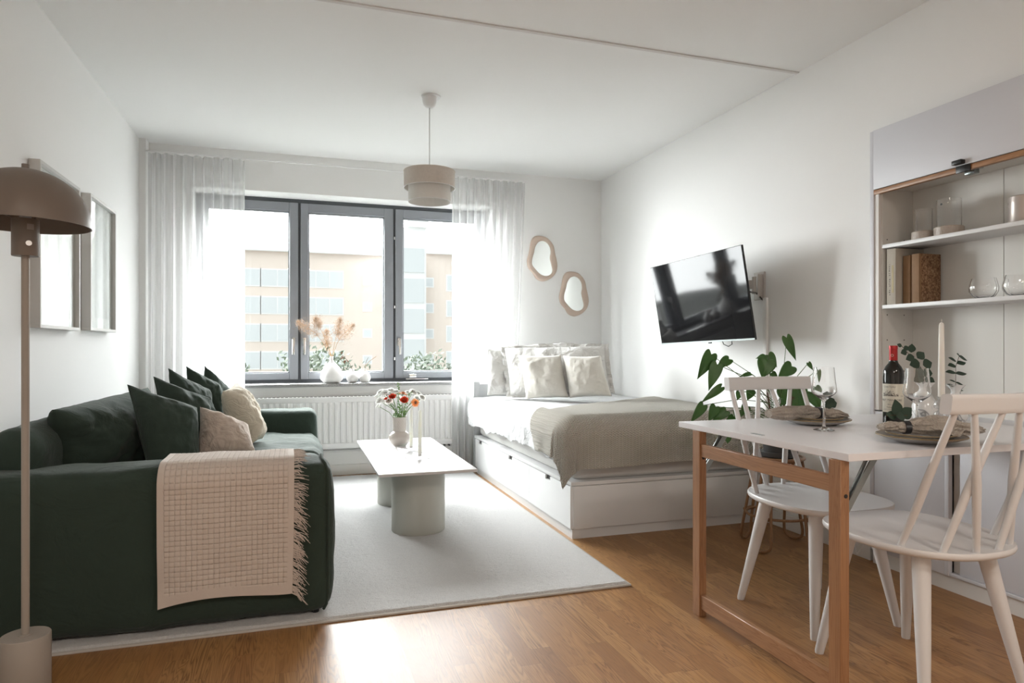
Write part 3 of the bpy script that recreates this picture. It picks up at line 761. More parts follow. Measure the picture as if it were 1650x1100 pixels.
MUMS = [(130, 185, 46, 'topmost on the sofa side'), (92, 225, 40, 'on the outer sofa side below the topmost one'), (175, 190, 48, 'right above the larger red flower, second row'), (235, 165, 46, 'in the top row above the larger red one'),
        (295, 180, 44, 'in the top row, touching the green top sprig'), (115, 285, 44, 'low on the sofa side, left of the red bud'), (100, 345, 38, 'hanging lowest on the sofa side'), (155, 280, 42, 'just under the small red bud'),
        (505, 185, 46, 'topmost on the bed side'), (560, 205, 48, 'largest on the bed side'), (605, 250, 42, 'outermost on the bed side'), (548, 262, 40, 'right behind the orange gerbera facing the room'),
        (440, 190, 34, 'small, between the edge-on gerbera and the bed-side sprig'), (225, 290, 42, 'with green centre in front of the larger red flower'), (330, 245, 34, 'small, between the two coral red flowers')]
for i, (x, y, R, lab) in enumerate(MUMS):
    flower(ori[0]+x/s_, ori[1]+y/s_, 4.30+.05*sin(i*2.3), R/s_*4.3/1071, petal_w, 'chrysanthemum', 'white chrysanthemum in the bouquet, '+lab, 'flower', 'white chrysanthemums in the bouquet')
flower(ori[0]+265/s_, ori[1]+240/s_, 4.23, .024, petal_r, 'ranunculus', 'coral red flower in the bouquet beside the small red bud, on its curtain-less sofa side')['label'] = 'larger coral red flower on the sofa side of the bouquet, among the white ones'
flower(ori[0]+400/s_, ori[1]+280/s_, 4.20, .027, petal_r, 'ranunculus', 'large coral red flower in the middle of the bouquet, above the vase neck')
flower(ori[0]+190/s_, ori[1]+265/s_, 4.24, .012, petal_r, 'ranunculus', 'small coral red bud at the sofa side of the bouquet')
flower(ori[0]+525/s_, ori[1]+310/s_, 4.20, .028, petal_o, 'gerbera', 'orange gerbera turned to the room, on the bed side of the bouquet', face=Vector((.25, -1, .15)))
flower(ori[0]+385/s_, ori[1]+205/s_, 4.26, .030, petal_o, 'gerbera', 'orange gerbera seen edge-on at the top of the bouquet', face=Vector((.25, .1, 1)))
def sprig(x, y, n, z, label, dx=0):
    top = at(ori[0]+x/s_, ori[1]+y/s_, z); o = thing('green_sprig', tuple(mouth), label, 'sprig')
    b = mouth+Vector((dx, 0, -.03)); mid = (b+top)/2+Vector((0, 0, .01)); MB().tube([b, mid, top], .0012, 5).build('stem', green_b, o)
    m = MB(); rnd = random.Random(int(x+y))
    for k in range(n):
        t = .25+.75*k/n; p = b*(1-t)**2+mid*2*t*(1-t)+top*t*t
        a = rnd.uniform(0, 2*pi); d = Vector((cos(a), sin(a), rnd.uniform(0, .8))).normalized(); s2 = d.orthogonal().normalized()
        L = rnd.uniform(.010, .019); m.add([p, p+d*L*.5+s2*L*.3, p+d*L, p+d*L*.5-s2*L*.3], [(0, 1, 2, 3)])
    m.build('leaves', green_b, o, smooth=False)
sprig(330, 85, 46, 4.3, 'light green leafy sprig rising highest from the middle of the bouquet')
sprig(470, 190, 34, 4.24, 'green leafy sprig on the bed side of the bouquet, beside the red flower', .01)
sprig(280, 430, 26, 4.28, 'short dark green sprig at the sofa side of the vase mouth', -.02)
sprig(420, 400, 30, 4.26, 'short dark green sprig right above the vase mouth', .015)
sprig(350, 330, 40, 4.30, 'green sprig filling the bouquet below the edge-on gerbera', .0)
for i, (cx_, cy_, R, rz, lab, lc, ht) in enumerate(((.672, 4.133, .105, .2, 'clear wavy glass candle dish nearer the vase', 'white taper candle nearer the vase on a clear glass dish', .245),
                                                    (.668, 3.80, .105, .5, 'clear wavy glass candle dish farther from the vase', 'white taper candle farther from the vase on a clear glass dish', .265))):
    def dish(u, v, s=1):
        r = u; a = v*2*pi; sq = 1/max(abs(cos(a)), abs(sin(a)))**.7
        p = Vector((cos(a+rz), sin(a+rz), 0))*R*r*sq
        z = .4055+(.006 if s > 0 else 0)+.020*r**3+.007*r*sin(a*5+i)*(1)+.003*N((p.x, p.y, i), 60)*r
        return Vector((cx_, cy_, 0))+p+Vector((0, 0, max(z, .4045+(.004 if s > 0 else 0))))
    m = MB().grid(lambda u, v: dish(.02+.98*u, v, 1), 14, 64, cv=True).grid(lambda u, v: dish(1-.98*u, v, -1), 14, 64, cv=True)
    for q in (1, -1): pass
    rim = MB().grid(lambda u, v: dish(1, v, 1)*(1-u)+dish(1, v, -1)*u, 2, 64, cv=True)
    m.v += rim.v and []; m.add(rim.v, rim.f)
    m.lathe([(.008, .412), (.017, .414), (.019, .424), (.0155, .430), (.0125, .430), (.0125, .4205), (.001, .4205)], (cx_, cy_, 0), 24)
    tag(m.build('candle_holder', thin_glass, origin=(cx_, cy_, .404), merge=True), lab, 'candle holder', 'glass candle dishes on the coffee table')
    c = tag(MB().lathe([(.001, .421), (.0118, .421), (.0112, .50), (.0095, .421+ht-.012), (.005, .421+ht-.002), (.001, .421+ht)], (cx_, cy_, 0), 20).build('candle', wax_g, origin=(cx_, cy_, .421)), lc, 'candle', 'taper candles on the coffee table')
    MB().tube([(cx_, cy_, .420+ht), (cx_+.001, cy_, .421+ht+.010)], .0012, 5).build('wick', wax_g, c)

# ================================================================== WINDOW SILL VASES
SZ = WZ0+.003
def vase(prof, c, label, grp='white vases on the window sill'):
    pts = [(r, SZ+z) for r, z in prof]
    return tag(MB().lathe(pts, (c[0], c[1], 0), 48).build('vase', ceramic_w, origin=(c[0], c[1], SZ)), label, 'vase', grp)
c1 = at(534, 611, 5.36); VY = 5.70
cA = (VY*az(534.5), VY); cB = (VY*az(568), VY); cC = (VY*az(588), VY)
vase([(0.001, 0), (.052, 0), (.066, .006), (.088, .028), (.093, .05), (.086, .085), (.066, .125), (.040, .155), (.020, .175), (.012, .19), (.0135, .212), (.016, .222), (.011, .22), (.009, .19), (.001, .18)], cA,
     'large white gourd-shaped vase on the window sill holding dried pampas')
vase([(0.001, 0), (.026, 0), (.036, .006), (.049, .03), (.050, .048), (.042, .072), (.022, .090), (.012, .097), (.013, .110), (.009, .110), (.001, .10)], cB,
     'small round white sill vase holding the brown seed head twig')
vase([(0.001, 0), (.026, 0), (.036, .006), (.047, .03), (.048, .046), (.038, .072), (.020, .092), (.011, .100), (.012, .114), (.008, .114), (.001, .10)], cC,
     'small white sill vase with two thin dried blades, farthest from the large one')
def plume(tip, base, R, n, seed, mat, name='plume'):
    rnd = random.Random(seed); m = MB(); ax = (tip-base); L = ax.length; d = ax.normalized()
    for k in range(n):
        t = rnd.random(); r = R*(sin(pi*min(1, t*.92+.08))**.7)
        p = base+ax*t+Vector((rnd.gauss(0, 1), rnd.gauss(0, 1), rnd.gauss(0, 1)))*r*.34
        dr = (d*.8+Vector((rnd.gauss(0, 1), rnd.gauss(0, 1), rnd.gauss(0, 1)-.35))*.6).normalized(); l = rnd.uniform(.010, .026)
        s2 = dr.orthogonal().normalized()*rnd.uniform(.0006, .0016)
        m.add([p-s2, p+s2, p+dr*l], [(0, 1, 2)])
    return m
vm = Vector((cA[0], cA[1], SZ+.215)); Z0 = cA[0]*.3066+cA[1]*.9518
oz = lambda x, y, dz=0: at(470+x/8.46, 500+y/8.46, Z0+dz)
for i, (b, tp, R, lab) in enumerate((((360, 330), (80, 150), .060, 'pampas stem leaning farthest toward the sofa from the large sill vase'),
                                ((380, 220), (330, 110), .045, 'pampas stem with a darker rounded plume behind the leaning one'),
                                ((480, 480), (475, 270), .052, 'pampas stem hanging low in the middle of the large sill vase'),
                                ((620, 330), (660, 120), .050, 'tallest pampas stem, upright in the large sill vase'),
                                ((640, 390), (840, 200), .062, 'pampas stem leaning toward the small sill vases'))):
    B, T = oz(*b, (i % 3-1)*.04), oz(*tp, (i % 3-1)*.06); o = thing('pampas_stem', tuple(vm), lab, 'dried grass', 'dried pampas in the large sill vase')
    st = B+(T-B)*.15
    MB().tube([vm+Vector(((i-2)*.002, 0, -.16)), vm+Vector(((i-2)*.003, 0, 0)), vm*.45+st*.55+Vector((0, 0, .015)), st, T], [.0022, .0022, .0018, .0015, .0006], 6).build('stalk', straw, o)
    plume(T, B, R*1.5, 1500, i, pampas_m).build('plume', pampas_m, o, smooth=False)
def twig(vx, pts, lab, mat, heads, name='dried_twig'):
    o = thing(name, (vx[0], vx[1], SZ+.11), lab, 'dried twig'); b = Vector((vx[0], vx[1], SZ+.10)); P = [oz(*p) for p in pts]
    MB().tube([b-Vector((0, 0, .05)), b]+P, .0018, 5).build('stalk', mat, o)
    m = MB(); rnd = random.Random(3)
    for (x, y, R, n) in heads:
        c = oz(x, y)
        for k in range(n):
            p = c+Vector((rnd.gauss(0, 1), rnd.gauss(0, 1), rnd.gauss(0, 1)))*R*.5; m.sphere(p, rnd.uniform(.0018, .0035), 5, 4, (1, 1, 1.8))
    if heads: m.build('seed_head', seed_m, o)
twig(cB, [(790, 720), (760, 680), (700, 620)], 'brown seed-head twig in the small vase nearest the large one', brown_stem, [(690, 640, .013, 30), (725, 700, .012, 26), (680, 580, .007, 12), (765, 690, .006, 8)])
twig(cC, [(1005, 760), (1060, 690), (1155, 625)], 'long thin tan blade bending over the outermost small sill vase', straw, [])
twig(cC, [(1003, 765), (1018, 690), (1045, 640)], 'short dark blade standing in the outermost small sill vase', brown_stem, [])

# ================================================================== BED
bd = thing('storage_bed', (2.05, 4.42, 0), 'white storage bed with drawers along its long side, against the far corner', 'bed')
BX0, BX1, BY0, BY1 = 1.412, 2.665, 3.337, 5.41
MB().box((BX0+.012, BY0+.012, .0), (BX1, BY1-.03, .052)).build('plinth', white_lacq, bd, smooth=False)
MB().box((BX0+.016, BY0, .055), (BX1, BY0+.02, .288), .002).build('end_panel', white_lacq, bd)
MB().box((BX0, BY0, .29), (BX1, BY1, .312), .003).box((BX0+.02, BY0+.02, .055), (BX1, BY1-.02, .289)).build('bed_frame', white_lacq, bd)
dl = (BY1-.03-BY0-.006)/3
for k in range(3):
    y0 = BY0+.003+k*dl; 
    m = MB(); yc = y0+dl*.5 if k else y0+.36
    yc = (3.686, 4.417, 5.22)[k]
    m.box((BX0-.002, y0+.0015, .056), (BX0+.016, y0+dl-.0015, .262)).box((BX0-.002, y0+.0015, .262), (BX0+.016, yc-.04, .287)).box((BX0-.002, yc+.04, .262), (BX0+.016, y0+dl-.0015, .287))
    d = m.build('drawer', white_lacq, bd)
    MB().box((BX0+.010, yc-.04, .262), (BX0+.017, yc+.04, .287)).build('handle_cutout', blackm, d, smooth=False)
MB().box((BX0-.004, BY1, 0), (BX0+.05, BY1+.03, .76), .006).box((BX0+.05, BY1+.002, .3), (BX1, BY1+.028, .74), .006).build('headboard', plain('grey_headboard', (.42, .43, .44), .6), bd)
mt = MB().soft((BX0+.03, BY0+.03, .310), (BX1-.005, BY1-.02, .555), .05, 8, .002, 3, 2)
tag(mt.build('mattress', mattress_m, origin=(2.05, 4.4, .312), merge=True), 'pale grey mattress on the storage bed under the white linen', 'mattress')
BT, AE, BE = .632, 1.215, 1.985
def bedpt(a, b, off, wr=1.0, seed=0):
    s, t = a-AE, b-BE; r = .10; X, Y = 2.665-a, 5.39-b
    S, T = max(0, s), max(0, t); rr = hypot(S, T)
    top = BT+off+.010*N((X, Y, 0), 2.2, 5)-.03*max(0, 1-abs(b-.2)/.4)*0
    if rr < 1e-6: return Vector((X, Y, top))
    dx, dy = -S/rr, -T/rr; ro = r+off
    ex, ey = (2.665-min(a, AE)), 5.39-min(b, BE)
    if rr < r*pi/2: an = rr/r; out, dz = ro*sin(an), r-ro*cos(an)
    else: out, dz = ro, r+(rr-r*pi/2)
    tang = (Y if T == 0 else (X if S == 0 else 0)); ang = math.atan2(T, S) if S > 0 and T > 0 else 0
    dep = max(0, rr-.08)
    corner = 1 if (S > 0 and T > 0) else 0
    k = N((tang, ang, 0), 5.5, 3+seed)*.07+N((tang*1, ang*1.3, 0), 14, 4+seed)*.03
    out += wr*min(dep, .3)*k*1.3+ (.045*dep/.3*sin(ang*2)**2 if corner else 0)
    return Vector((ex+dx*out, ey+dy*out, top-dz))
def duvet(u, v):
    b = .0+v*(BE+.20); hem = AE+.285+.03*N((0, b, 0), 3, 9)+.016*N((0, b, 0), 11, 2)-.035*v
    a = u*hem
    p = bedpt(a, b, .0, 1.3, 4)
    wr = .010*abs(N((a, b, 0), 6, 12))+.012*abs(N((a*1.2+b*.8, b*.6-a*.3, 1), 5, 14))
    tw = max(0, min(1, (a-AE+.5)/.5)); 
    edge = min(1, u*8)
    return p+Vector((-.5*tw, 0, 1)).normalized()*wr*edge*(.6+.9*tw)
dv = MB().grid(duvet, 150, 210).build('duvet', bedlinen, origin=(2.05, 4.4, .56), merge=False, angle=80)
tag(dv, 'crinkled white duvet cover spread over the bed', 'bedding'); solid(dv, .018)
def knit(u, v):
    hem = AE+.262; a = u*hem
    bf = .75+.95*(u**1.2)+.04*N((a, 0, 0), 3, 3); bn = BE+.318+.015*N((a, 0, 0), 3, 7)
    b = bf+(bn-bf)*v
    p = bedpt(a, b, .022, 1.25, 0)
    p.z += .004*N((a, b, 0), 8, 6)
    return p
kb = MB().grid(knit, 150, 170, uv=lambda u, v: (u*1.45, v*(1.55-.9*u)+.9*u)).build('knit_blanket', knit_m, origin=(2.05, 3.8, .64), angle=80)
tag(kb, 'cream textured knit blanket folded over the near end of the bed, one corner hanging', 'blanket'); solid(kb, .010, 0)
pillow('bed_pillow', pq((787, 563, 5.40), (830, 560, 5.46), (834, 637, 5.36), (786, 636, 5.28)), .055, pillow_w,
       'white pillow with a soft flanged edge nearest the curtain', 'pillow', 'white sleeping pillows at the head of the bed', 31, 34, .010, .03, True)
pillow('bed_pillow', pq((812, 560, 5.36), (974, 557, 5.10), (984, 630, 5.00), (822, 637, 5.24)), .075, pillow_w,
       'wide off-white pillow with a ruffled edge behind the two fluffy cushions', 'pillow', 'white sleeping pillows at the head of the bed', 32, 50, .010, .03, True, .035)
pillow('fluffy_cushion', pq((835, 572, 5.16), (904, 572, 5.05), (916, 640, 4.98), (848, 643, 5.09)), .062, fluffy,
       'square fluffy cream cushion closer to the curtain', 'cushion', 'fluffy cream cushions on the bed', 33, 44, .006, .05, False)
pillow('fluffy_cushion', pq((907, 573, 5.04), (968, 573, 4.94), (986, 638, 4.86), (918, 641, 4.97)), .062, fluffy,
       'square fluffy cream cushion closer to the television wall', 'cushion', 'fluffy cream cushions on the bed', 34, 44, .006, .05, False)

# ================================================================== MIRRORS
mo = [(210, 75), (290, 90), (350, 140), (385, 200), (400, 280), (420, 360), (430, 440), (410, 520), (350, 590), (260, 630), (180, 605), (130, 530), (80, 470), (65, 390), (85, 300), (100, 220), (115, 140), (150, 90)]
mi_ = [(250, 135), (300, 150), (340, 200), (353, 270), (343, 340), (360, 420), (374, 490), (350, 540), (290, 562), (220, 540), (160, 480), (125, 430), (125, 360), (145, 290), (160, 220), (195, 160)]
def loop(pts, n):
    P = [Vector((x, -y)) for x, y in pts]; m = len(P); out = []
    for i in range(n):
        t = i/n*m; k = int(t); f = t-k; a, b, c, d = P[k-1], P[k % m], P[(k+1) % m], P[(k+2) % m]
        out.append(.5*((2*b)+(c-a)*f+(2*a-5*b+4*c-d)*f*f+(3*b-a-3*c+d)*f**3))
    return out
def mirror(cx_, cz_, label):
    c0 = Vector((245, -350)); sc = 1/7.333*5.62*.9518/1071*1.16
    n = 96; def_ = lambda L: [((p-c0).x*sc*1.01, (p-c0).y*sc*.935) for p in L]
    def rs(L):
        # resample by angle so the inner and outer loops pair up
        res = []
        for i in range(n):
            a = 2*pi*i/n; best = None; m = len(L)
            for k in range(m):
                x0, y0 = L[k]; x1, y1 = L[(k+1) % m]; dx, dy = cos(a), sin(a); ex, ey = x1-x0, y1-y0
                den = dx*ey-dy*ex
                if abs(den) < 1e-12: continue
                t = (x0*ey-y0*ex)/den; s = (x0*dy-y0*dx)/den
                if t > 0 and -1e-6 <= s <= 1+1e-6: best = max(best or 0, t)
            res.append((best*cos(a), best*sin(a)))
        return res
    O, I = rs(def_(loop(mo, 120))), rs(def_(loop(mi_, 120)))
    y = YB
    o = thing('wall_mirror', (cx_, y, cz_), label, 'mirror', 'wavy wooden mirrors on the window wall')
    def fr(u, v):
        i = int(round(u*n)) % n; a = v*pi*1.0
        k = (1-cos(v*pi))/2; d = .004+.022*sin(v*pi)**.6
        if v == 0: d = 0
        if v == 1: d = .002
        x = O[i][0]*(1-k)+I[i][0]*k; z = O[i][1]*(1-k)+I[i][1]*k
        return Vector((cx_+x, y-d, cz_+z))
    MB().grid(fr, n, 10, cu=True).build('wooden_frame', wood_pale, o)
    m = MB(); m.add([(cx_+x, y-.004, cz_+z) for x, z in I], [list(range(n))]); m.build('mirror_glass', mirror_m, o, smooth=False)
mirror(2.098, 1.851, 'wavy beech-framed mirror hung higher, nearer the curtain')
mirror(2.408, 1.540, 'wavy beech-framed mirror hung lower, nearer the room corner')

# ================================================================== PICTURES
def picture(y0, y1, z0, z1, seed, kind, label):
    o = thing('framed_picture', (XL, (y0+y1)/2, z0), label, 'picture', 'framed abstract prints on the sofa wall'); d = .048; w_ = .016
    m = MB()
    for lo, hi in (((y0, z0), (y1, z0+w_)), ((y0, z1-w_), (y1, z1)), ((y0, z0+w_), (y0+w_, z1-w_)), ((y1-w_, z0+w_), (y1, z1-w_))):
        m.box((XL+.002, lo[0], lo[1]), (XL+d, hi[0], hi[1]), .001, 1)
    m.build('frame', silverf, o, smooth=False)
    MB().box((XL+.003, y0+w_, z0+w_), (XL+.022, y1-w_, z1-w_)).build('mat_board', paper_w, o, smooth=False)
    a, b, c, e = y0+w_+.045, y1-w_-.045, z0+w_+.06, z1-w_-.06
    q = MB(); q.add([(XL+.0235, a, c), (XL+.0235, b, c), (XL+.0235, b, e), (XL+.0235, a, e)], [(0, 1, 2, 3)], [(0, 0), (1, 0), (1, 1), (0, 1)])
    q.build('print', artmat(seed, kind), o, smooth=False)
    MB().box((XL+.030, y0+w_, z0+w_), (XL+.032, y1-w_, z1-w_)).build('glazing', pane_m, o, smooth=False)
picture(3.40, 3.96, 1.130, 1.868, 3, 0, 'framed pale abstract print partly behind the floor lamp shade')
picture(4.145, 4.675, 1.138, 1.885, 8, 1, 'framed pale abstract print with a grey arch, nearer the window')

# ================================================================== PENDANT LAMP
pl = thing('pendant_lamp', (.774, 4.066, ZC), 'two-tier beige drum pendant lamp hanging from the ceiling', 'pendant lamp')
def drum(name, r, z0, z1, mt_, zt=None):
    o = MB().lathe([(r, z0), (r, z1), (r-.002, z1), (r-.002, z0), (r, z0)], (.774, 4.066, 0), 96).build(name, mt_, pl, angle=30)
    MB().tube([(.774+r*cos(2*pi*i/72), 4.066+r*sin(2*pi*i/72), z0) for i in range(72)], .0022, 6, closed=True).build('rim', steel_w, o)
    MB().tube([(.774+r*cos(2*pi*i/72), 4.066+r*sin(2*pi*i/72), z1) for i in range(72)], .0022, 6, closed=True).build('rim', shade_a, o)
drum('upper_shade', .157, 2.028, 2.131, shade_a)
drum('lower_shade', .130, 1.944, 2.075, shade_b)
m = MB()
for k in range(3):
    a = 2*pi*k/3+.4; m.tube([(.774, 4.066, 2.11), (.774+.157*cos(a), 4.066+.157*sin(a), 2.128)], .0016, 5); m.tube([(.774, 4.066, 2.06), (.774+.13*cos(a), 4.066+.13*sin(a), 2.07)], .0016, 5)
m.build('spider', steel_w, pl)
MB().tube([(.774, 4.066, 2.53), (.774, 4.066, 2.12)], .0028, 8).build('cord', silverf, pl)
MB().lathe([(.02, 2.12), (.02, 2.05), (.001, 2.05)], (.774, 4.066, 0), 20).sphere((.774, 4.066, 2.02), .032, 16, 10).build('bulb', ceramic_w, pl)
MB().lathe([(.004, 2.523), (.020, 2.526), (.036, 2.54), (.043, 2.562), (.045, 2.590), (.036, 2.592)], (.774, 4.066, 0), 40).lathe([(.001, 2.590), (.058, 2.590), (.060, 2.5965)], (.784, 4.066, 0), 40, False, True).build('ceiling_rose', steel_w, pl)

# ================================================================== FLOOR LAMP
fp = at(41, 1020, 1.9); fxp, fyp = fp.x, fp.y
fl = thing('floor_lamp', (fxp, fyp, 0), 'taupe mushroom-shaped floor lamp with a dome shade, beside the sofa', 'floor lamp')
bz = .222
MB().lathe([(.001, 0), (.060, 0), (.062, .003), (.062, bz-.003), (.060, bz), (.001, bz)], (fxp, fyp, 0), 64).build('base', taupe_light, fl)
MB().lathe([(.010, bz-.001), (.010, 1.35)], (fxp, fyp, 0), 24, False, False).lathe([(.018, bz), (.018, bz+.002), (.010, bz+.003)], (fxp, fyp, 0), 24).build('pole', taupe_light, fl)
zr = 1.392; Rr = .162; Hd = .160
prof = [(Rr*cos(t)**.92 if t < pi/2-1e-3 else .0005, zr+Hd*sin(t)**1.0) for t in [pi/2*k/28 for k in range(29)]]
prof = [(Rr*(1-(k/28)**2.15)**.5 if k < 28 else .0005, zr+Hd*(k/28)) for k in range(29)]
inner = [(max(.0004, r-.003), z-.003) for r, z in prof[::-1]]; inner[-1] = (Rr-.003, zr)
MB().lathe(prof+inner+[prof[0]], (fxp, fyp, 0), 96).build('dome_shade', taupe, fl, angle=60)
MB().tube([(fxp, fyp, zr+Hd-.004), (fxp, fyp, zr+Hd+.014)], .0095, 16).build('finial', taupe, fl)
sk = MB().lathe([(.001, 1.303), (.0325, 1.303), (.0335, 1.305), (.0335, 1.408), (.031, 1.408), (.001, 1.40)], (fxp, fyp, 0), 48).build('socket_housing', taupe, fl)
dirc = Vector((-fxp, -fyp, 0)).normalized(); sd = Vector((dirc.y, -dirc.x, 0))
q = Vector((fxp, fyp, 1.336))+(dirc*cos(-.25)+sd*sin(-.25)).normalized()*.031
MB().tube([q, q+dirc*.014], .0075, 12).build('switch_knob', chrome, sk)
MB().tube([(fxp+.02, fyp, 1.405), (fxp+.03, fyp-.01, 1.42), (fxp+.06, fyp-.02, 1.425)], .0022, 6).tube([(fxp-.02, fyp, 1.405), (fxp-.06, fyp+.01, 1.425)], .0022, 6).build('shade_bracket', taupe, fl)
MB().sphere((fxp, fyp, 1.45), .032, 16, 10).tube([(fxp, fyp, 1.40), (fxp, fyp, 1.43)], .015, 12).build('bulb', ceramic_w, fl)
sticker = plain('pale_rating_sticker', (.30, .27, .24), .5)
def stk(u, v):
    a = -.62+.52*u; d = (dirc*cos(a)+sd*sin(a)); return Vector((fxp, fyp, 1.376+.016*v))+d*.0338
MB().grid(stk, 8, 1).build('rating_label', sticker, sk)

# ================================================================== TELEVISION ON ITS SWING ARM
TVC = Vector((2.358, 3.572, 1.339)); tw_, th_ = .92, .534
def rotv(v_, ax, a): return Matrix.Rotation(a, 3, ax) @ v_
u_, v_, n_ = Vector((0, -1, 0)), Vector((0, 0, 1)), Vector((-1, 0, 0))
u_, v_, n_ = [rotv(k, Vector((0, 0, 1)), .055) for k in (u_, v_, n_)]
v_, n_ = [rotv(k, u_.copy(), .159) for k in (v_, n_)]
u_, v_ = [rotv(k, n_.copy(), .026) for k in (u_, v_)]
TM = Matrix(((u_.x, v_.x, n_.x, TVC.x), (u_.y, v_.y, n_.y, TVC.y), (u_.z, v_.z, n_.z, TVC.z), (0, 0, 0, 1)))   # u right, v up, n to the room
tv = thing('television', (TVC.x, TVC.y, TVC.z-.28), 'flat black television tilted forward on a swing arm above the bed', 'television')
MB().box((-tw_/2, -th_/2, -.014), (tw_/2, th_/2, -.001), .002, 2, TM).box((-tw_/2+.10, -th_/2+.05, -.055), (tw_/2-.10, th_/2-.16, -.014), .012, 2, TM).build('housing', blackm, tv)
MB().box((-tw_/2+.003, -th_/2+.012, -.0012), (tw_/2-.003, th_/2-.003, .0004), 0, 1, TM).build('screen', screen_m, tv, smooth=False)
MB().box((-tw_/2, -th_/2, -.0015), (tw_/2, -th_/2+.011, .0012), .0008, 1, TM).build('lower_bezel', steel, tv, smooth=False)
MB().box((.045, -th_/2-.008, -.006), (.075, -th_/2, .001), .001, 1, TM).build('logo_badge', blackm, tv)
def T3(a, b, c): return TM @ Vector((a, b, c))
WYB = 3.395
br = thing('wall_bracket', (XR, WYB, 1.40), 'white steel swing-arm television bracket screwed to the wall', 'bracket')
bw = plain('greige_bracket', (.50, .47, .44), .4, .1)
MB().box((XR-.012, WYB-.045, 1.335), (XR, WYB+.055, 1.505), .005).box((XR-.045, WYB-.03, 1.35), (XR-.01, WYB-.02, 1.49), .003).build('wall_plate', bw, br)
MB().tube([(XR-.05, WYB, 1.37), (XR-.05, WYB, 1.475)], .013, 14).tube([(XR-.17, WYB+.16, 1.38), (XR-.17, WYB+.16, 1.47)], .012, 14).build('hinge_post', bw, br)
MB().bar((XR-.05, WYB, 1.428), (XR-.17, WYB+.16, 1.428), .018, .055, .004).bar((XR-.17, WYB+.16, 1.415), tuple(T3(0, .06, -.075)), .018, .05, .004).build('swing_arm', bw, br)
MB().box((-.11, -.05, -.075), (.11, .17, -.056), .004, 2, TM).build('screen_plate', steel, br)
cb = MB().tube([T3(.25, .02, -.045), T3(.36, -.0, -.10), (XR-.05, WYB-.02, 1.375), (XR-.012, WYB-.035, 1.33)], .0045, 8).build('cable', blackm, origin=(XR, WYB, 1.33))
tag(cb, 'black cable arching from the television back to the wall plate', 'cable')
cb = MB().tube([T3(.13, -th_/2+.03, -.03), T3(.15, -th_/2-.02, -.03), T3(.19, -th_/2-.034, -.03), T3(.225, -th_/2-.022, -.03), T3(.23, -th_/2+.03, -.03)], .0028, 8).build('cable', blackm, origin=tuple(T3(.19, -th_/2-.034, -.03)))
tag(cb, 'thin black cable loop dangling under the television', 'cable')
tag(MB().box((XR-.018, 3.325, .10), (XR, 3.36, 1.345), .004).build('cable_trunking', trim_m, origin=(XR, 3.34, .1)), 'white cable trunking running down the wall below the television bracket', 'cable cover')

# ================================================================== CABINET IN ITS NICHE (folding table wall unit)
FX = 2.64
cbn = thing('wall_cabinet', (FX, 1.95, 0), 'white wall cabinet with open shelves and a lifted lilac-white door, built round the folding table', 'cabinet')
cy0, cy1 = CY0+.004, CY1-.004; iy1 = 2.478; BKX = 2.845
MB().box((FX, cy1-.022, .07), (BKX+.02, cy1, CZ-.004), .0015).build('outer_frame', lilac_white, cbn)
MB().box((FX+.018, iy1, .745), (BKX, cy1-.022, CZ-.03)).box((FX+.006, iy1+.012, .745), (FX+.018, cy1-.022, CZ-.03)).build('side_panel', cab_in, cbn, smooth=False)
MB().box((FX+.02, cy0, .745), (BKX, cy0+.02, CZ-.03)).build('side_panel', cab_in, cbn, smooth=False)
MB().box((BKX, cy0, .70), (BKX+.02, 2.0385, CZ-.004)).box((BKX, 2.0415, .70), (BKX+.02, cy1, CZ-.004)).box((BKX+.004, 2.036, .70), (BKX+.02, 2.044, CZ-.004)).build('back_panel', cab_in, cbn, smooth=False)
MB().box((FX+.02, cy0, 1.800), (BKX, iy1, 1.818)).build('top_board', cab_in, cbn, smooth=False)
MB().box((FX+.006, cy0, .700), (BKX, cy1-.022, .738)).build('counter_board', lilac_white, cbn, smooth=False)
d = MB().box((FX-.006, cy0, 1.802), (FX+.014, cy1-.026, CZ-.004), .001).build('lifted_door', lilac_white, cbn)
MB().box((FX-.004, cy0, 1.778), (FX+.018, cy1-.026, 1.799), .001).build('oak_edge_strip', oakE, d)
MB().box((FX+.0, cy0, 1.7985), (FX+.014, cy1-.026, 1.8025)).build('shadow_gap', darkgap, d, smooth=False)
yl = FX/az(1549)
MB().box((FX-.030, yl-.022, 1.806), (FX-.004, yl+.022, 1.824), .003).box((FX-.010, yl-.045, 1.772), (FX-.003, yl+.018, 1.802), .002).build('latch', blackm, d)
yk = 2.70/az(1567)
MB().box((2.675, yk-.03, 1.792), (2.725, yk+.04, 1.800), .002).box((2.685, yk-.02, 1.772), (2.715, yk+.025, 1.793), .003).build('magnet_catch', steel, cbn)
for y in (2.36, 2.22, 1.72): MB().tube([(2.70, y, 1.7985), (2.70, y, 1.800)], .006, 10).build('screw', blackm, cbn)
for nm, z in (('upper', 1.515), ('lower', 1.228)):
    MB().box((FX+.012, cy0+.02, z), (BKX, iy1-.002, z+.018), .0015).build('shelf', white_lacq, cbn)
for z in (1.56, 1.53, 1.30, 1.20, 1.08, .93, .80):
    for x in (FX+.045, FX+.15): MB().tube([(x, iy1+.002, z), (x, iy1-.0008, z)], .003, 8).build('shelf_pin_hole', darkgap, cbn)
MB().box((FX+.020, cy0, .0), (BKX, cy1, .070)).build('plinth', trim_m, cbn, smooth=False)
MB().box((FX+.002, 2.145, .07), (FX+.02, cy1-.024, .698), .0015).build('lower_panel', lilac_white, cbn)
MB().box((FX-.002, 2.125, .07), (FX+.02, 2.143, .698), .001).build('lower_panel_post', lilac_white, cbn)
MB().box((FX+.029, cy0, .07), (BKX, 2.125, .698)).build('recess_back', cab_in, cbn, smooth=False)
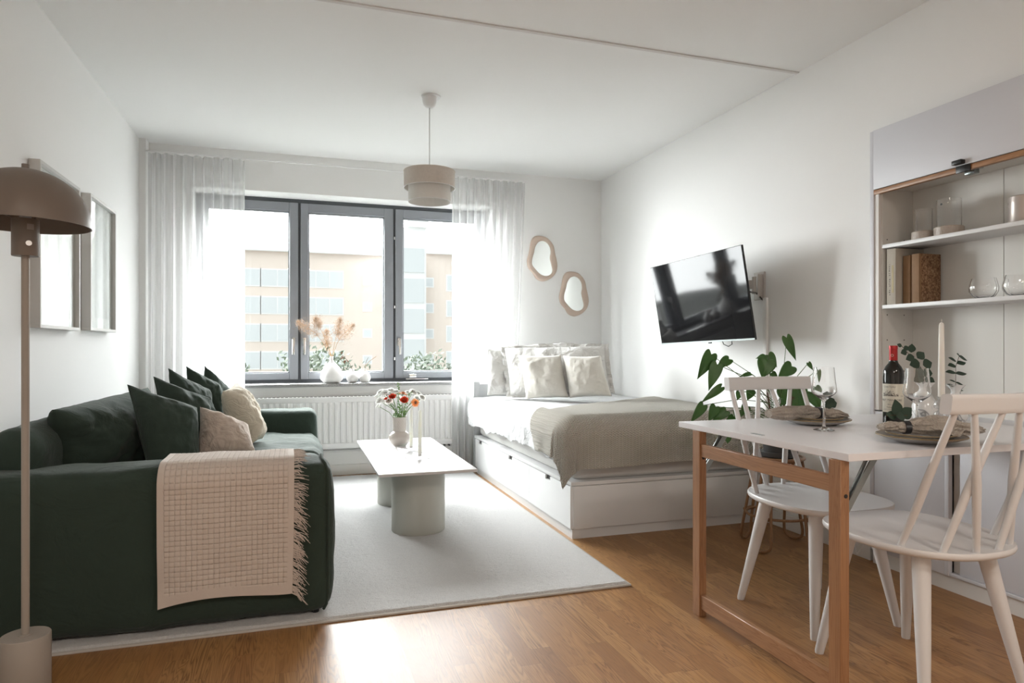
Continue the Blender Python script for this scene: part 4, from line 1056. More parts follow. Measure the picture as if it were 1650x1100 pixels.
MB().box((FX+.012, cy0, .085), (FX+.028, 2.085, .690), .001).build('sliding_door', lilac_white, cbn)
MB().box((FX+.004, cy0, .07), (FX+.040, 2.125, .083), .001).build('sliding_track', lilac_white, cbn)
# skirting piece and cord under the cabinet
tag(MB().tube([(2.60, 2.62, .10), (2.615, 2.60, .06), (2.60, 2.575, .035), (2.625, 2.56, .08), (2.63, 2.545, .12)], .003, 6).build('cord', steel_w, origin=(2.6, 2.6, .03)),
    'short white cord hanging at the skirting behind the far chair', 'cord')

# ---- things on the shelves
S1, S2 = 1.533, 1.246
def book(x0, x1, y0, y1, h, mt_, label, spine=None):
    b = thing('book', (x0, (y0+y1)/2, S2), label, 'book', 'books on the lower shelf')
    MB().box((x0, y0, S2+.001), (x1, y0+.003, S2+h), .001).box((x0, y1-.003, S2+.001), (x1, y1, S2+h), .001).box((x0, y0, S2+.001), (x0+.004, y1, S2+h), .0015).build('cover', mt_, b)
    MB().box((x0+.004, y0+.003, S2+.004), (x1-.003, y1-.003, S2+h-.004)).build('pages', paper_w, b, smooth=False)
    return b
b = book(2.665, 2.838, 2.412, 2.462, .264, cream_book, 'tall cream cloth book standing at the end of the lower shelf')
b2 = book(2.70, 2.828, 2.366, 2.404, .226, tan_book, 'plain tan book between the tall cream book and the cork-covered one')
b3 = book(2.70, 2.828, 2.318, 2.358, .228, tan_book, 'tan-spined book with a speckled cork cover, outermost of the three books')
MB().box((2.712, 2.3165, S2+.002), (2.828, 2.3185, S2+.227), .0005).build('cork_front_cover', cork_m, b3)
def text_mesh(body, size, font_scale=1.0):
    cu = bpy.data.curves.new('t', 'FONT'); cu.body = body; cu.size = size; cu.align_x = 'CENTER'; cu.align_y = 'CENTER'; cu.extrude = 0
    o = bpy.data.objects.new('t', cu); COL.objects.link(o); bpy.context.view_layer.update()
    me = bpy.data.meshes.new_from_object(o.evaluated_get(bpy.context.evaluated_depsgraph_get()))
    vs = [v.co.copy() for v in me.vertices]; fs = [tuple(p.vertices) for p in me.polygons]
    bpy.data.objects.remove(o); bpy.data.curves.remove(cu); bpy.data.meshes.remove(me); return vs, fs
m = MB(); rnd = random.Random(4)                      # worn, no longer readable title running down the spine
for k in range(15):
    z = S2+.045+k*.0102
    if k in (3, 8): continue
    m.box((2.6643, 2.442, z), (2.6650, 2.442+rnd.uniform(.005, .009), z+.0014)).box((2.6643, 2.442+rnd.uniform(0, .006), z), (2.6650, 2.4435+rnd.uniform(.001, .006), z+rnd.uniform(.004, .0065)))
m.build('spine_title', ink, b, smooth=False)
MB().box((2.6642, 2.424, S2+.055), (2.6652, 2.434, S2+.185)).build('gold_stripe', gold_ink, b, smooth=False)
def at_shelf(px, X): return Vector((X, X/az(px), 0))
for px, rg_, rb, h, lab in ((1488, .036, .049, .146, 'smaller glass cylinder on a glittering sand-coloured base, nearest the cabinet side'),
                        (1529, .048, .058, .165, 'larger glass cylinder on a glittering sand-coloured base on the upper shelf')):
    p = at_shelf(px, 2.742); o = thing('candle_lantern', (p.x, p.y, S1), lab, 'lantern', 'glass candle lanterns on the upper shelf')
    MB().lathe([(.001, 0), (rb-.004, 0), (rb, .004), (rb, .040), (rb-.004, .044), (.001, .044)], (p.x, p.y, S1), 48).build('base', sand_m, o)
    MB().lathe([(rg_-.003, .045), (rg_, .045), (rg_, h), (rg_-.003, h), (rg_-.003, .045)], (p.x, p.y, S1), 48).build('glass_cylinder', glass_m, o, angle=30)
    if px > 1500:
        MB().tube([(p.x-.0497, p.y-.004, S1+h-.025), (p.x-.0492, p.y-.004, S1+h-.025)], .005, 16).build('sticker', blackm, o)
p = at_shelf(1651, 2.72)
o = thing('tin', (p.x, p.y, S1), 'round pearl-beige lidded tin on the upper shelf', 'tin')
MB().lathe([(.001, 0), (.050, 0), (.052, .003), (.052, .095), (.001, .095)], (p.x, p.y, S1), 48).build('body', tin_m, o)
MB().lathe([(.0535, .082), (.0535, .102), (.050, .105), (.001, .105)], (p.x, p.y, S1), 48).build('lid', tin_m, o)
def tumbler(px, lab):
    p = at_shelf(px, 2.72); R = .052
    pr_ = [(.001, .002), (.026, .002), (.040, .010), (.051, .030), (.052, .048), (.046, .072), (.042, .086), (.0405, .086), (.0445, .070), (.0500, .047), (.0485, .031), (.038, .0125), (.025, .006), (.001, .006)]
    o = MB().lathe(pr_, (p.x, p.y, S2), 96, wob=lambda a, z: 1+.022*cos(12*a)).build('ribbed_tumbler', glass_m, origin=(p.x, p.y, S2))
    tag(o, lab, 'glass', 'ribbed glasses on the lower shelf')
tumbler(1585, 'ribbed round glass tumbler on the lower shelf, nearer the books')
tumbler(1641, 'ribbed round glass tumbler on the lower shelf, farther from the books')

# ================================================================== DINING TABLE
TZ = .740; TX0_, TX1_, TY0, TY1 = 1.487, 2.636, 1.502, 2.386
dt_ = thing('folding_table', (1.9, 1.94, 0), 'white fold-down dining table with an oak leg frame, hinged to the cabinet', 'table')
MB().box((TX0_, TY0, TZ-.022), (TX1_, TY1, TZ), .0012, 1).build('table_top', table_lam, dt_)
MB().box((1.52, (TY0+TY1)/2-.03+.0, TZ-.0005), (1.533, (TY0+TY1)/2+.03, TZ+.0012)).build('keyhole_catch', steel, dt_)
lx0, lx1 = 1.480, 1.512
for y0, y1 in ((1.524, 1.570), (2.228, 2.274)):
    MB().box((lx0, y0, .0), (lx1, y1, TZ-.0225), .0015, 1).build('leg', oakZ, dt_)
MB().box((lx0+.006, 1.570, .620), (lx1-.006, 2.228, .668), .0015, 1).build('upper_rail', oakY, dt_)
MB().box((lx0+.006, 1.570, .030), (lx1-.006, 2.228, .085), .0015, 1).build('lower_rail', oakY, dt_)
for y in (1.547, 2.251):
    MB().bar((lx1+.004, y, .555), (lx1+.115, y, TZ-.026), .004, .020).bar((lx1+.004, y+.008, .56), (lx1+.095, y+.008, TZ-.026), .003, .012).build('folding_stay', steel, dt_, smooth=False)
MB().tube([(1.498, 1.5235, .615), (1.498, 1.522, .615)], .006, 12).build('screw', blackm, dt_)
MB().tube([(1.498, 2.2275, .615), (1.498, 2.226, .615)], .006, 12).build('screw', blackm, dt_)

# ================================================================== CHAIRS
def seat_outline(n=96):
    out = []
    for i in range(n):
        a = 2*pi*i/n; c, s = cos(a), sin(a); e = 2.35 if s < 0 else 3.2
        r = (abs(c)**e+abs(s)**e)**(-1/e); out.append((.235*c*r*(1-.05*(s > 0)*s), (.272 if s < 0 else .235)*s*r))
    return out
def make_chair(label):
    c = thing('dining_chair', (0, 0, 0), label, 'chair', 'white spindle-back dining chairs')
    O = seat_outline(); n = len(O); m = MB(); vs = []
    L = [(.90, .434), (.965, .436), (.99, .441), (1, .448), (.998, .454), (.988, .4585), (.93, .4575), (.6, .455), (.25, .4545), (.01, .4545)]
    for k, z in L: vs += [(x*k, y*k, z) for x, y in O]
    fs = [(j*n+i, j*n+(i+1) % n, (j+1)*n+(i+1) % n, (j+1)*n+i) for j in range(len(L)-1) for i in range(n)]
    fs.append(list(range(n))[::-1]); m.add(vs, fs).build('seat', white_wood, c, angle=50)
    for sx_ in (-1, 1):
        for (tx, ty, bx, by) in ((.125, .125, .192, .192), (.125, -.140, .198, -.215)):
            a, b = Vector((sx_*tx, ty, .440)), Vector((sx_*bx, by, .0))
            MB().tube([a, a*.93+b*.07, a*.5+b*.5, b+Vector((0, 0, .006)), b], [.0245, .0255, .021, .0145, .0135], 24).build('leg', white_wood, c, angle=60)
            MB().tube([b, b+Vector((0, 0, .003))], .0125, 16).build('glide', potm, c)
    def cr(u, v):
        x = -.212+.424*u; yb = -.315+.55*x*x; a = v*2*pi
        hy, hz = .0175, .0275; e = 9
        cc, ss = cos(a), sin(a); r = (abs(cc)**e+abs(ss)**e)**(-1/e)
        return Vector((x, yb+hy*cc*r-.06*(ss*r*hz)*2, .888+hz*ss*r))
    m = MB().grid(cr, 40, 28, cv=True)
    for u, fl in ((0, 1), (1, 0)):
        ring = [cr(u, k/28) for k in range(28)]; m.add(ring, [list(range(28))[::-1] if fl else list(range(28))])
    m.build('top_rail', white_wood, c, angle=40)
    B = [(-.188, -.125), (-.133, -.215), (-.042, -.247), (.042, -.247), (.133, -.215), (.188, -.125)]
    Tt = [-.186, -.032, -.128, .128, .032, .186]
    for (bx, by), tx in zip(B, Tt):
        a, b = Vector((bx, by, .452)), Vector((tx, -.315+.55*tx*tx, .866)); k = .004 if abs(tx) < .05 else -.004
        mid = (a+b)/2+Vector((0, k if abs(bx) < .17 else 0, 0))
        MB().tube([a, a*.7+b*.3+Vector((0, k*.5, 0)), mid, b], [.0095, .0115, .0120, .0090], 14).build('spindle', white_wood, c)
    return c
ch = make_chair('white spindle-back chair at the far side of the table, facing the camera')
ch2 = copy_tree(ch)
ch.location = (1.948, 2.120, 0); ch.rotation_euler = (0, 0, pi)
ch2.location = (1.888, 1.648, 0); ch2['label'] = 'white spindle-back chair at the near side of the table, its back to the camera'

# ================================================================== TABLEWARE
def plates(cx_, cy_, lab, lab2, r1=.128, r2=.098):
    def pl_(r, z, lab_):
        pr_ = [(.001, 0), (r*.58, 0), (r*.60, .002), (r*.80, .009), (r*.985, .019), (r, .0205), (r*.99, .0225), (r*.8, .012), (r*.6, .005), (.001, .0045)]
        o = MB().lathe(pr_, (cx_, cy_, z), 64).build('plate', plate_m, origin=(cx_, cy_, z))
        tag(o, lab_, 'plate', 'stoneware plates on the table')
        MB().tube([(cx_+r*.994*cos(2*pi*i/64), cy_+r*.994*sin(2*pi*i/64), z+.0213) for i in range(64)], .0022, 6, closed=True).build('rim', rim_m, o, label='brown-gold rim')
    pl_(r1, TZ+.0006, lab); pl_(r2, TZ+.0062, lab2)
plates(1.955, 2.140, 'large grey stoneware plate with gold-brown rim at the far place setting', 'smaller plate stacked on the large plate at the far setting')
plates(1.905, 1.630, 'large grey stoneware plate with gold-brown rim at the near place setting', 'smaller plate stacked on the large plate at the near setting')
def napkin(P, R, ring_t, lab, labr, seed, tail):
    P = [Vector(p) for p in P]
    def pt(t):
        k = t*(len(P)-1); i = min(int(k), len(P)-2); f = k-i
        a, b, c_, d_ = P[max(i-1, 0)], P[i], P[i+1], P[min(i+2, len(P)-1)]
        return .5*((2*b)+(c_-a)*f+(2*a-5*b+4*c_-d_)*f*f+(3*b-a-3*c_+d_)*f**3)
    def rad(t):
        k = t*(len(R)-1); i = min(int(k), len(R)-2); f = k-i; f = f*f*(3-2*f); return R[i][0]*(1-f)+R[i+1][0]*f, R[i][1]*(1-f)+R[i+1][1]*f
    def fn(u, v):
        p = pt(u); tg = (pt(min(1, u+.02))-pt(max(0, u-.02))).normalized(); sd_ = tg.cross(Vector((0, 0, 1))).normalized()
        w_, h_ = rad(u); a = v*2*pi; e = abs(u-ring_t)
        pl_ = 1+(.16*min(1, e*5+.2))*sin(a*9+N((u*3, 0, 0), 1, seed)*6)*.6+.22*N((cos(a)*2, sin(a)*2, u*7), 1.4, seed)
        q = p+sd_*cos(a)*w_*pl_+Vector((0, 0, 1))*sin(a)*h_*pl_
        q.z = max(q.z, TZ+.020+.001*sin(a*4)); return q
    o = MB().grid(fn, 90, 90, cv=True)
    e1 = [fn(0, k/90) for k in range(90)]; e2 = [fn(1, k/90) for k in range(90)]
    o.add(e1, [list(range(90))[::-1]]); o.add(e2, [list(range(90))])
    o = o.build('napkin', napkin_m, origin=tuple(P[0]), angle=80); tag(o, lab, 'napkin', 'rolled linen napkins')
    if tail:
        A, B, C_ = [Vector(x) for x in tail]
        def tf(u, v):
            q = A*(1-u)+(B*(1-v)+C_*v)*u
            q += Vector((0, 0, .010*sin(v*13+u*5)*u+.006*N((u*4, v*4, 0), 1.5, seed))); q.z = max(q.z, TZ+.026); return q
        solid(MB().grid(tf, 24, 30).build('loose_end', napkin_m, o, angle=80), .002, 0)
    c_ = pt(ring_t); tg = (pt(ring_t+.02)-pt(ring_t-.02)).normalized(); w_, h_ = rad(ring_t); sd_ = tg.cross(Vector((0, 0, 1))).normalized()
    def rf(u, v):
        a = u*2*pi; k = [(1.0, -.5), (1.0, .5), (1.12, .5), (1.12, -.5)][int(round(v*4)) % 4]
        q = c_+sd_*cos(a)*(w_+.002)*k[0]+Vector((0, 0, 1))*sin(a)*(h_+.002)*k[0]+tg*k[1]*.017; q.z = max(q.z, TZ+.0185); return q
    r_ = MB().grid(rf, 48, 4, cu=True, cv=True).build('napkin_ring', rub_black, origin=tuple(c_), angle=30)
    tag(r_, labr, 'napkin ring', 'black napkin rings')
nz = TZ+.048
def tp(px, py, z):   # a point over the table at height z seen at this place in the photo
    k = (561-py)/1071; t = (z-1.04)/k; return at(px, py, t)
def ty(px, Y, z): return Vector((Y*az(px), Y, z))
napkin([ty(1238, 2.13, nz), ty(1262, 2.13, nz), ty(1296, 2.13, nz), ty(1318, 2.13, nz-.003), ty(1340, 2.12, nz-.006), ty(1364, 2.11, nz-.016)],
       [(.022, .014), (.036, .024), (.038, .026), (.027, .019), (.034, .020), (.016, .008)], .60, 'taupe linen napkin rolled through a ring on the far plates', 'black ring round the napkin on the far plates', 1, None)
napkin([ty(1419, 1.68, nz-.002), ty(1438, 1.68, nz-.002), ty(1459, 1.66, nz-.004), ty(1484, 1.64, nz+.002), ty(1512, 1.62, nz+.004), ty(1545, 1.61, nz-.008), ty(1578, 1.62, nz-.018)],
       [(.016, .010), (.026, .016), (.024, .017), (.036, .026), (.044, .032), (.045, .022), (.02, .010)], .34, 'taupe linen napkin rolled through a ring on the near plates', 'black ring round the napkin on the near plates', 4,
       (ty(1500, 1.60, nz), ty(1546, 1.535, nz-.018), ty(1588, 1.66, nz-.014)))
def eleaf(m, p, d, up, L, W):
    d = d.normalized(); s = d.cross(up).normalized(); vs = [p]; n = 7
    ring = []
    for i in range(1, n):
        t = i/n; w_ = W*sin(pi*t**.8); ring.append((p+d*L*t-s*w_+up*.12*w_, p+d*L*t-up*.0, p+d*L*t+s*w_+up*.12*w_))
    vs = [p]+[q for r in ring for q in r]+[p+d*L]; fs = [(0, 2, 1), (0, 3, 2)]
    for i in range(len(ring)-1):
        b = 1+3*i; fs += [(b, b+1, b+4, b+3), (b+1, b+2, b+5, b+4)]
    b = 1+3*(len(ring)-1); e = len(vs)-1; fs += [(b, b+1, e), (b+1, b+2, e)]
    m.add(vs, fs)
def euca(name_pts, leaves, label, mat=euca_m, r=.0011):
    P = [Vector(p) for p in name_pts]; o = thing('eucalyptus_sprig', tuple(P[0]), label, 'sprig')
    MB().tube(P, r, 6).build('stem', brown_stem, o)
    m = MB()
    for (p, d, up, L, W) in leaves: eleaf(m, Vector(p), Vector(d), Vector(up).normalized(), L*1.1, W*1.25)
    m.build('leaves', mat, o, smooth=True); return o
Z2 = ty(1440, 1.72, TZ+.062)
euca([ty(1462, 1.69, TZ+.078), ty(1440, 1.70, TZ+.080), ty(1428, 1.70, TZ+.078)],
     [(ty(1446, 1.70, TZ+.076), (-.2, 0, 1), (0, -1, .1), .052, .020), (ty(1452, 1.70, TZ+.072), (1, .1, .55), (0, -1, .3), .055, .016), (ty(1445, 1.70, TZ+.074), (-1, 0, .25), (0, -1, .3), .045, .012), (ty(1458, 1.69, TZ+.074), (-1, -.1, .1), (0, -1, .4), .040, .012), (ty(1452, 1.70, TZ+.074), (1, .1, .1), (0, -1, .5), .05, .012)],
     'dark eucalyptus sprig tucked in the napkin ring on the near plates')
euca([ty(1320, 2.12, TZ+.070), ty(1332, 2.12, TZ+.074), ty(1342, 2.12, TZ+.078)],
     [(ty(1330, 2.12, TZ+.074), (.25, 0, 1), (0, -1, .1), .040, .018), (ty(1334, 2.12, TZ+.076), (1, 0, .7), (0, -1, .1), .036, .020), (ty(1326, 2.12, TZ+.072), (1, -.1, .15), (0, -1, .4), .05, .012), (ty(1338, 2.12, TZ+.078), (.6, 0, .1), (0, -1, .2), .03, .014)],
     'dark eucalyptus sprig tucked in the napkin ring on the far plates')
def wine_glass(x, y, lab):
    pr_ = [(.001, .001), (.036, .001), (.0365, .002), (.020, .007), (.007, .013), (.0038, .025), (.0034, .060), (.0036, .098), (.006, .108), (.018, .118), (.038, .134), (.0425, .142), (.0430, .150),
           (.0395, .180), (.0345, .231), (.0337, .231), (.0386, .180), (.0420, .150), (.0412, .143), (.037, .1355), (.017, .1205), (.004, .1165), (.001, .116)]
    o = MB().lathe(pr_, (x, y, TZ), 64).build('wine_glass', glass_m, origin=(x, y, TZ)); tag(o, lab, 'wine glass', 'empty wine glasses on the table')
wine_glass(1.832, 1.965, 'empty stemmed wine glass standing before the far plates')
wine_glass(2.045, 1.765, 'empty stemmed wine glass between the near plates and the wine bottle')
# bottle
bx_, by_ = 2.253, 2.05
wb = thing('wine_bottle', (bx_, by_, TZ), 'dark red-wine bottle with cream label and red foil neck on the table', 'bottle')
MB().lathe([(.001, .002), (.034, .002), (.0375, .006), (.0375, .195), (.0355, .212), (.028, .228), (.018, .241), (.0148, .252), (.0145, .30), (.001, .30)], (bx_, by_, TZ), 64).build('glass_body', bottle_m, wb)
MB().lathe([(.0150, .252), (.0152, .256), (.0150, .296), (.0160, .297), (.0160, .309), (.0152, .311), (.001, .311)], (bx_, by_, TZ), 48).build('foil_capsule', red_foil, wb)
bang = math.atan2(-by_, -bx_)-.28
def cyl(p, r, z0): # wrap a flat drawing round the bottle
    a = bang+p[0]/r; return Vector((bx_+r*cos(a), by_+r*sin(a), z0+p[1]))
lb = MB().grid(lambda u, v: cyl((-.062+.122*u, .112*v), .0379, TZ+.048), 40, 1).build('label', label_m, wb)
def wtext(txt, size, dx, z, name='lettering'):
    vs, fs = text_mesh(txt, size); m = MB(); m.add([cyl((p.x+dx, p.y), .0382, TZ+z) for p in vs], fs); m.build(name, ink, lb, smooth=False)
wtext('CHATEAU', .010, -.004, .148); wtext('HAUT MANDORE', .0112, -.001, .096); wtext('2012', .0075, -.004, .079); wtext('Medoc', .0075, -.004, .068)
m = MB(); rnd = random.Random(2)
for k in range(210):
    x = rnd.gauss(0, .017); z = .112+abs(rnd.gauss(0, .011))*(1-min(.9, abs(x)/.05)); s = rnd.uniform(.0006, .0022)
    m.add([cyl((x-.002+dx, dz), .0382, TZ+z) for dx, dz in ((-s, 0), (0, -s*.6), (s, 0), (0, s*.8))], [(0, 1, 2, 3)])
for k in range(8):
    x = -.028+.007*k; m.add([cyl((x, 0), .03825, TZ+.112), cyl((x+.0055, 0), .03825, TZ+.112), cyl((x+.0055, .0012), .03825, TZ+.112), cyl((x, .0012), .03825, TZ+.112)], [(0, 1, 2, 3)])
m.build('estate_drawing', ink, lb, smooth=False)
m = MB()
for z, w_ in ((.0885, .03), (.0600, .05), (.0570, .05)): m.grid(lambda u, v: cyl((-.004-w_/2+w_*u, .0005*v), .0382, TZ+z), 10, 1)
m.build('small_print', ink, lb, smooth=False)
m = MB()
for k in range(9):
    a = 2*pi*k/9; x, z = .0045*cos(a), .0045*sin(a)
    m.add([cyl(((x+dx)*.42/.42, z+dz), .01525, TZ+.272) for dx, dz in ((-.0014, 0), (0, -.0014), (.0014, 0), (0, .0014))], [(0, 1, 2, 3)])
m.build('capsule_emblem', label_m, wb, smooth=False)
# tall candle on a twisted glass holder
cx_, cy_ = ty(1517, 1.955, 0).x, 1.955
m = MB().lathe([(.001, .001), (.030, .001), (.031, .004), (.012, .010), (.010, .014), (.024, .022), (.029, .036), (.024, .050), (.010, .058), (.011, .061), (.024, .068), (.028, .080), (.022, .092), (.011, .099), (.015, .104), (.0165, .112), (.0135, .112), (.0125, .103), (.001, .102)],
               (cx_, cy_, TZ), 96, wob=lambda a, z: 1+.035*(sin(8*a+z*220)+sin(8*a-z*220))*(1 if .016 < z < .096 else 0))
tag(m.build('candle_holder', thin_glass, origin=(cx_, cy_, TZ)), 'twisted double-ball clear glass candle holder beside the wine bottle', 'candle holder')
c = tag(MB().lathe([(.001, .1025), (.0122, .1025), (.0118, .20), (.0088, .392), (.006, .399), (.001, .401)], (cx_, cy_, TZ), 24).build('candle', wax, origin=(cx_, cy_, TZ+.102)), 'tall ivory taper candle in the twisted glass holder', 'candle')
MB().tube([(cx_, cy_, TZ+.400), (cx_+.001, cy_, TZ+.408), (cx_-.001, cy_, TZ+.414)], .0012, 5).build('wick', wax, c)
def ruffle_vase(px, Y, s, lab, h=.160):
    x = Y*az(px)
    pr_ = [(.001, 0), (.036, 0), (.044, .010), (.049, .035), (.046, .065), (.034, .092), (.021, .112), (.018, .125), (.022, .140), (.034, .158), (.0325, .1595), (.020, .142), (.016, .125), (.001, .12)]
    return tag(MB().lathe([(r*s, z*h/.16) for r, z in pr_], (x, Y, TZ), 96, wob=lambda a, z: 1+(.13*sin(7*a)*max(0, (z-.125*h/.16)/.035))).build('ruffled_vase', marble_m, origin=(x, Y, TZ)), lab, 'vase', 'ruffled marbled glass vases')
ruffle_vase(1490, 2.10, 1.0, 'white marbled glass vase with ruffled mouth between the bottle and the candle')
ruffle_vase(1540, 2.06, .95, 'second ruffled white vase, behind the near chair top rail', .150)
def eb(px, py, Zc): return at(px, py, Zc)
Zv = ty(1490, 2.10, 0).x*.3066+2.10*.9518
stem_p = [eb(1491, 640, Zv), eb(1492, 612, Zv), eb(1484, 592, Zv), eb(1468, 575, Zv), eb(1452, 556, Zv)]
lv = []
for (x, y, dx, dy, L, W) in ((1453, 558, -1, -.5, .020, .007), (1456, 562, .9, -.3, .022, .009), (1461, 566, -1, .3, .024, .011), (1468, 568, .1, -1, .034, .014), (1473, 574, -.9, .35, .034, .014), (1478, 577, .7, -.6, .034, .016),
                             (1482, 584, -1, .25, .040, .018), (1487, 588, .9, -.25, .036, .018), (1490, 596, -.7, .5, .044, .022), (1490, 600, .8, .1, .030, .016), (1494, 610, .9, .5, .034, .013), (1490, 604, -1, .6, .05, .02)):
    lv.append((eb(x, y, Zv-.01), RGT*dx+Vector((0, 0, -dy)), -FWD+Vector((0, 0, .25)), L, W))
euca(stem_p, lv, 'eucalyptus branch leaning toward the bottle from the marbled vase')
stem_p = [eb(1541, 650, Zv), eb(1540, 625, Zv), eb(1540, 590, Zv), eb(1546, 572, Zv)]
lv = []
for (x, y, dx, dy, L, W) in ((1546, 573, -.5, -.4, .014, .008), (1545, 574, 1, .5, .036, .014), (1541, 582, -1, -.45, .034, .012), (1542, 586, 1, -.15, .034, .013), (1540, 589, -1, 0, .030, .014), (1540, 600, -1, -.05, .040, .012), (1540, 602, 1, 0, .042, .012),
                             (1540, 615, -.9, -.25, .026, .006), (1540, 616, .9, .3, .030, .008), (1540, 623, -1, -.3, .036, .008), (1540, 628, 1, .1, .03, .006)):
    lv.append((eb(x, y, Zv-.01), RGT*dx+Vector((0, 0, -dy)), -FWD*.5+Vector((0, 0, .75)), L, W))
euca(stem_p, lv, 'upright eucalyptus branch above the near chair top rail')

# ================================================================== PLANT ON THE RATTAN STAND
PX, PY = 2.405, 2.90
ps = thing('plant_stand', (PX, PY, 0), 'round rattan cane plant stand between the bed and the far chair', 'plant stand')
rt_, rl_ = .125, .158
ringp = lambda r, z, n=48: [(PX+r*cos(2*pi*i/n), PY+r*sin(2*pi*i/n), z) for i in range(n)]
MB().tube(ringp(rt_, .468), .009, 10, closed=True).tube(ringp(rt_-.02, .455), .006, 8, closed=True).build('top_ring', rattan, ps)
MB().lathe([(.001, .462), (rt_, .462), (rt_, .470), (.001, .470)], (PX, PY, 0), 40).build('top_plate', rattan, ps)
MB().tube(ringp(rl_, .172), .007, 10, closed=True).build('lower_ring', rattan, ps)
for k in range(4):
    a = radians((205, 295, 25, 115)[k]); P = []
    for da, (rA, zA), (rB, zB) in ((-.13, (rt_-.01, .462), (rl_+.008, .172)), ):
        pass
    t = Vector((-sin(a), cos(a), 0)); d = Vector((cos(a), sin(a), 0)); c0 = Vector((PX, PY, 0))
    P = [c0+d*(rt_-.008)+t*.020+Vector((0, 0, .462)), c0+d*(rl_+.004)+t*.040+Vector((0, 0, .172)), c0+d*(rl_+.020)+t*.050+Vector((0, 0, .07)), c0+d*(rl_+.025)+t*.042+Vector((0, 0, .025)),
         c0+d*(rl_+.026)+Vector((0, 0, .0075)), c0+d*(rl_+.025)-t*.042+Vector((0, 0, .025)), c0+d*(rl_+.020)-t*.050+Vector((0, 0, .07)), c0+d*(rl_+.004)-t*.040+Vector((0, 0, .172)), c0+d*(rt_-.008)-t*.020+Vector((0, 0, .462))]
    Q = []
    for i in range(len(P)-1):
        a0, b0, c1, d1 = P[max(i-1, 0)], P[i], P[i+1], P[min(i+2, len(P)-1)]
        for f in (0, .25, .5, .75): Q.append(.5*((2*b0)+(c1-a0)*f+(2*a0-5*b0+4*c1-d1)*f*f+(3*b0-a0-3*c1+d1)*f**3))
    Q.append(P[-1]); MB().tube(Q, .0078, 10).build('leg', rattan, ps)
    MB().tube([c0+d*(rl_+.012)+t*.034+Vector((0, 0, .172)), c0+d*(rl_+.012)-t*.034+Vector((0, 0, .172))], .009, 8).build('binding', rattan, ps)
pp = thing('potted_plant', (PX, PY, .470), 'leafy green heart-leaved plant in a dark grey pot on the rattan stand', 'plant')
MB().lathe([(.001, .471), (.078, .471), (.095, .476), (.098, .500), (.090, .500), (.001, .49)], (PX, PY, 0), 48).build('saucer', potm, pp)
MB().lathe([(.001, .492), (.070, .492), (.088, .60), (.092, .625), (.086, .625), (.082, .60), (.001, .59)], (PX, PY, 0), 48).build('pot', potm, pp)
MB().lathe([(.001, .612), (.083, .608)], (PX, PY, 0), 40).build('soil', soil, pp)
core = Vector((PX, PY, .61)); ZP = PX*.3066+PY*.9518
m = MB(); rnd = random.Random(8)
for k in range(9):
    a = rnd.uniform(0, 2*pi); r = rnd.uniform(.005, .04); t0 = core+Vector((r*cos(a), r*sin(a), 0)); t1 = t0+Vector((.04*cos(a), .04*sin(a), rnd.uniform(.12, .20)))
    m.tube([t0, (t0+t1)/2+Vector((.008*cos(a+1), .008*sin(a+1), 0)), t1], [.0055, .005, .003], 7)
    for q in range(9):
        f = rnd.random(); b = t0*(1-f)+t1*f; d = Vector((rnd.gauss(0, 1), rnd.gauss(0, 1), rnd.uniform(-.1, .9))).normalized(); m.tube([b, b+d*rnd.uniform(.012, .035)], [.0018, .0009], 4)
m.build('stems', brown_stem, pp)
HO = [(0, 0), (-.07, .10), (-.13, .22), (-.12, .35), (-.03, .46), (.12, .50), (.30, .47), (.50, .37), (.70, .23), (.86, .10), (.95, .035), (1, 0)]
def heart(m, base, tip, W, up, cup=.25, droop=.12):
    ax = tip-base; L = ax.length; d = ax.normalized(); s = d.cross(up).normalized(); n2 = s.cross(d).normalized()
    if n2.dot(up) < 0: n2 = -n2
    def ol(t):
        k = t*(len(HO)-1); i = min(int(k), len(HO)-2); f = k-i
        a, b, c_, d_ = HO[max(i-1, 0)], HO[i], HO[i+1], HO[min(i+2, len(HO)-1)]
        return [.5*(2*b[j]+(c_[j]-a[j])*f+(2*a[j]-5*b[j]+4*c_[j]-d_[j])*f*f+(3*b[j]-a[j]-3*c_[j]+d_[j])*f**3) for j in (0, 1)]
    def fn(u, v):
        V = 2*v-1; ox, oy = ol(u); mx = u**1.6
        x = mx*(1-abs(V))+ox*abs(V); y = oy*V*W
        wave = .03*W*sin(u*11+V*2)*abs(V)
        return base+d*x*L+s*y+n2*(cup*abs(V)**1.5*W*.5-droop*L*x*x+wave-.10*W*(abs(V)**3)*(1-u))
    m.grid(fn, 26, 12)
zo = lambda x, y, dz: at(1090+x/6.11, 540+y/6.11, ZP+dz)
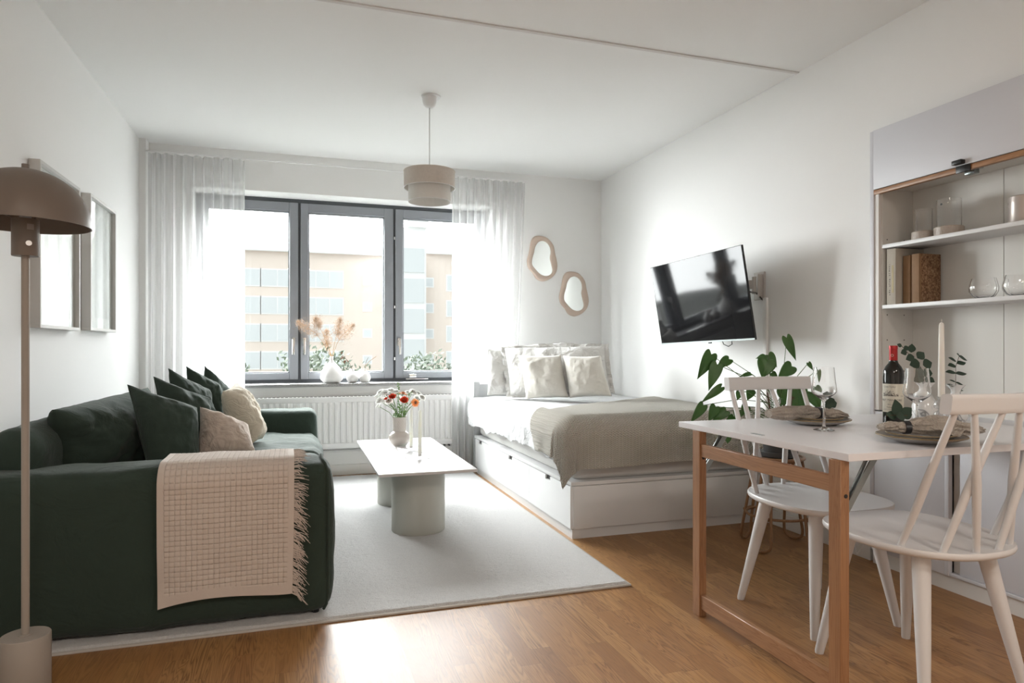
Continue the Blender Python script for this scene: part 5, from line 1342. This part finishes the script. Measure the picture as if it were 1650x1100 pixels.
LV = [((340, 190), (215, 430), 135, -.12, (.3, 0)), ((515, 235), (392, 325), 95, -.05, (0, .5)), ((400, 290), (318, 545), 115, -.14, (-.2, 0)), ((438, 512), (240, 662), 75, -.16, (0, .4)),
      ((262, 690), (145, 860), 95, -.16, (.3, .1)), ((385, 705), (320, 850), 105, -.12, (.2, 0)), ((485, 745), (350, 850), 95, -.08, (0, .2)), ((725, 378), (615, 405), 48, .05, (0, .9)),
      ((875, 215), (785, 225), 70, .03, (0, .5)), ((895, 250), (845, 425), 165, -.08, (-.1, .1)), ((905, 195), (990, 315), 95, .06, (-.2, 0)), ((1085, 25), (1178, 250), 85, .0, (-.5, .2)),
      ((1132, 305), (1000, 420), 125, -.02, (.3, .3)), ((940, 370), (1000, 425), 62, .06, (0, .3)), ((1300, 272), (1345, 345), 40, -.04, (-.6, 0)), ((1378, 352), (1392, 478), 60, -.04, (-.1, 0)),
      ((1075, 520), (1200, 760), 190, -.02, (-.1, .2)), ((1200, 520), (1260, 760), 150, .08, (0, 0)), ((1330, 560), (1420, 740), 130, .06, (-.2, 0)), ((610, 740), (590, 850), 90, -.02, (0, 0)),
      ((560, 800), (480, 850), 60, .02, (.1, .4)), ((1060, 640), (1030, 690), 52, -.10, (0, 0)), ((500, 1000), (505, 1065), 70, -.05, (0, 0)), ((735, 540), (700, 640), 90, .04, (.2, .1)), ((620, 560), (600, 640), 60, .08, (0, .2)), ((690, 700), (640, 790), 90, .08, (.1, 0))]
for i, (b, t, W, dz, (tx, tz)) in enumerate(LV):
    B = zo(*b, dz); T = zo(*t, dz-.02 if t[1] > b[1] else dz)
    up = (-FWD+RGT*tx+Vector((0, 0, tz+.15))).normalized()
    m = MB(); heart(m, B, T, 1.12*W/6.11*(ZP+dz)/1071, up, .16, .10); lf = m.build('leaf', leaf_m, pp, angle=180)
    solid(lf, .0008, 0)
    hub = core+Vector((.03*sin(i*2.4), .03*cos(i*2.4), .07+.09*((i*7) % 5)/5)) if b[1] < 700 else core+Vector((.05*sin(i), -.03, .03))
    mid = hub*.45+B*.55+Vector((0, 0, .035 if b[1] < 900 else .0)); MB().tube([hub, hub*.75+B*.25+Vector((0, 0, .025)), mid, B*.93+hub*.07+Vector((0, 0, .006)), B], [.0026, .0022, .0019, .0016, .0014], 6).build('leaf_stalk', stem_m, pp)
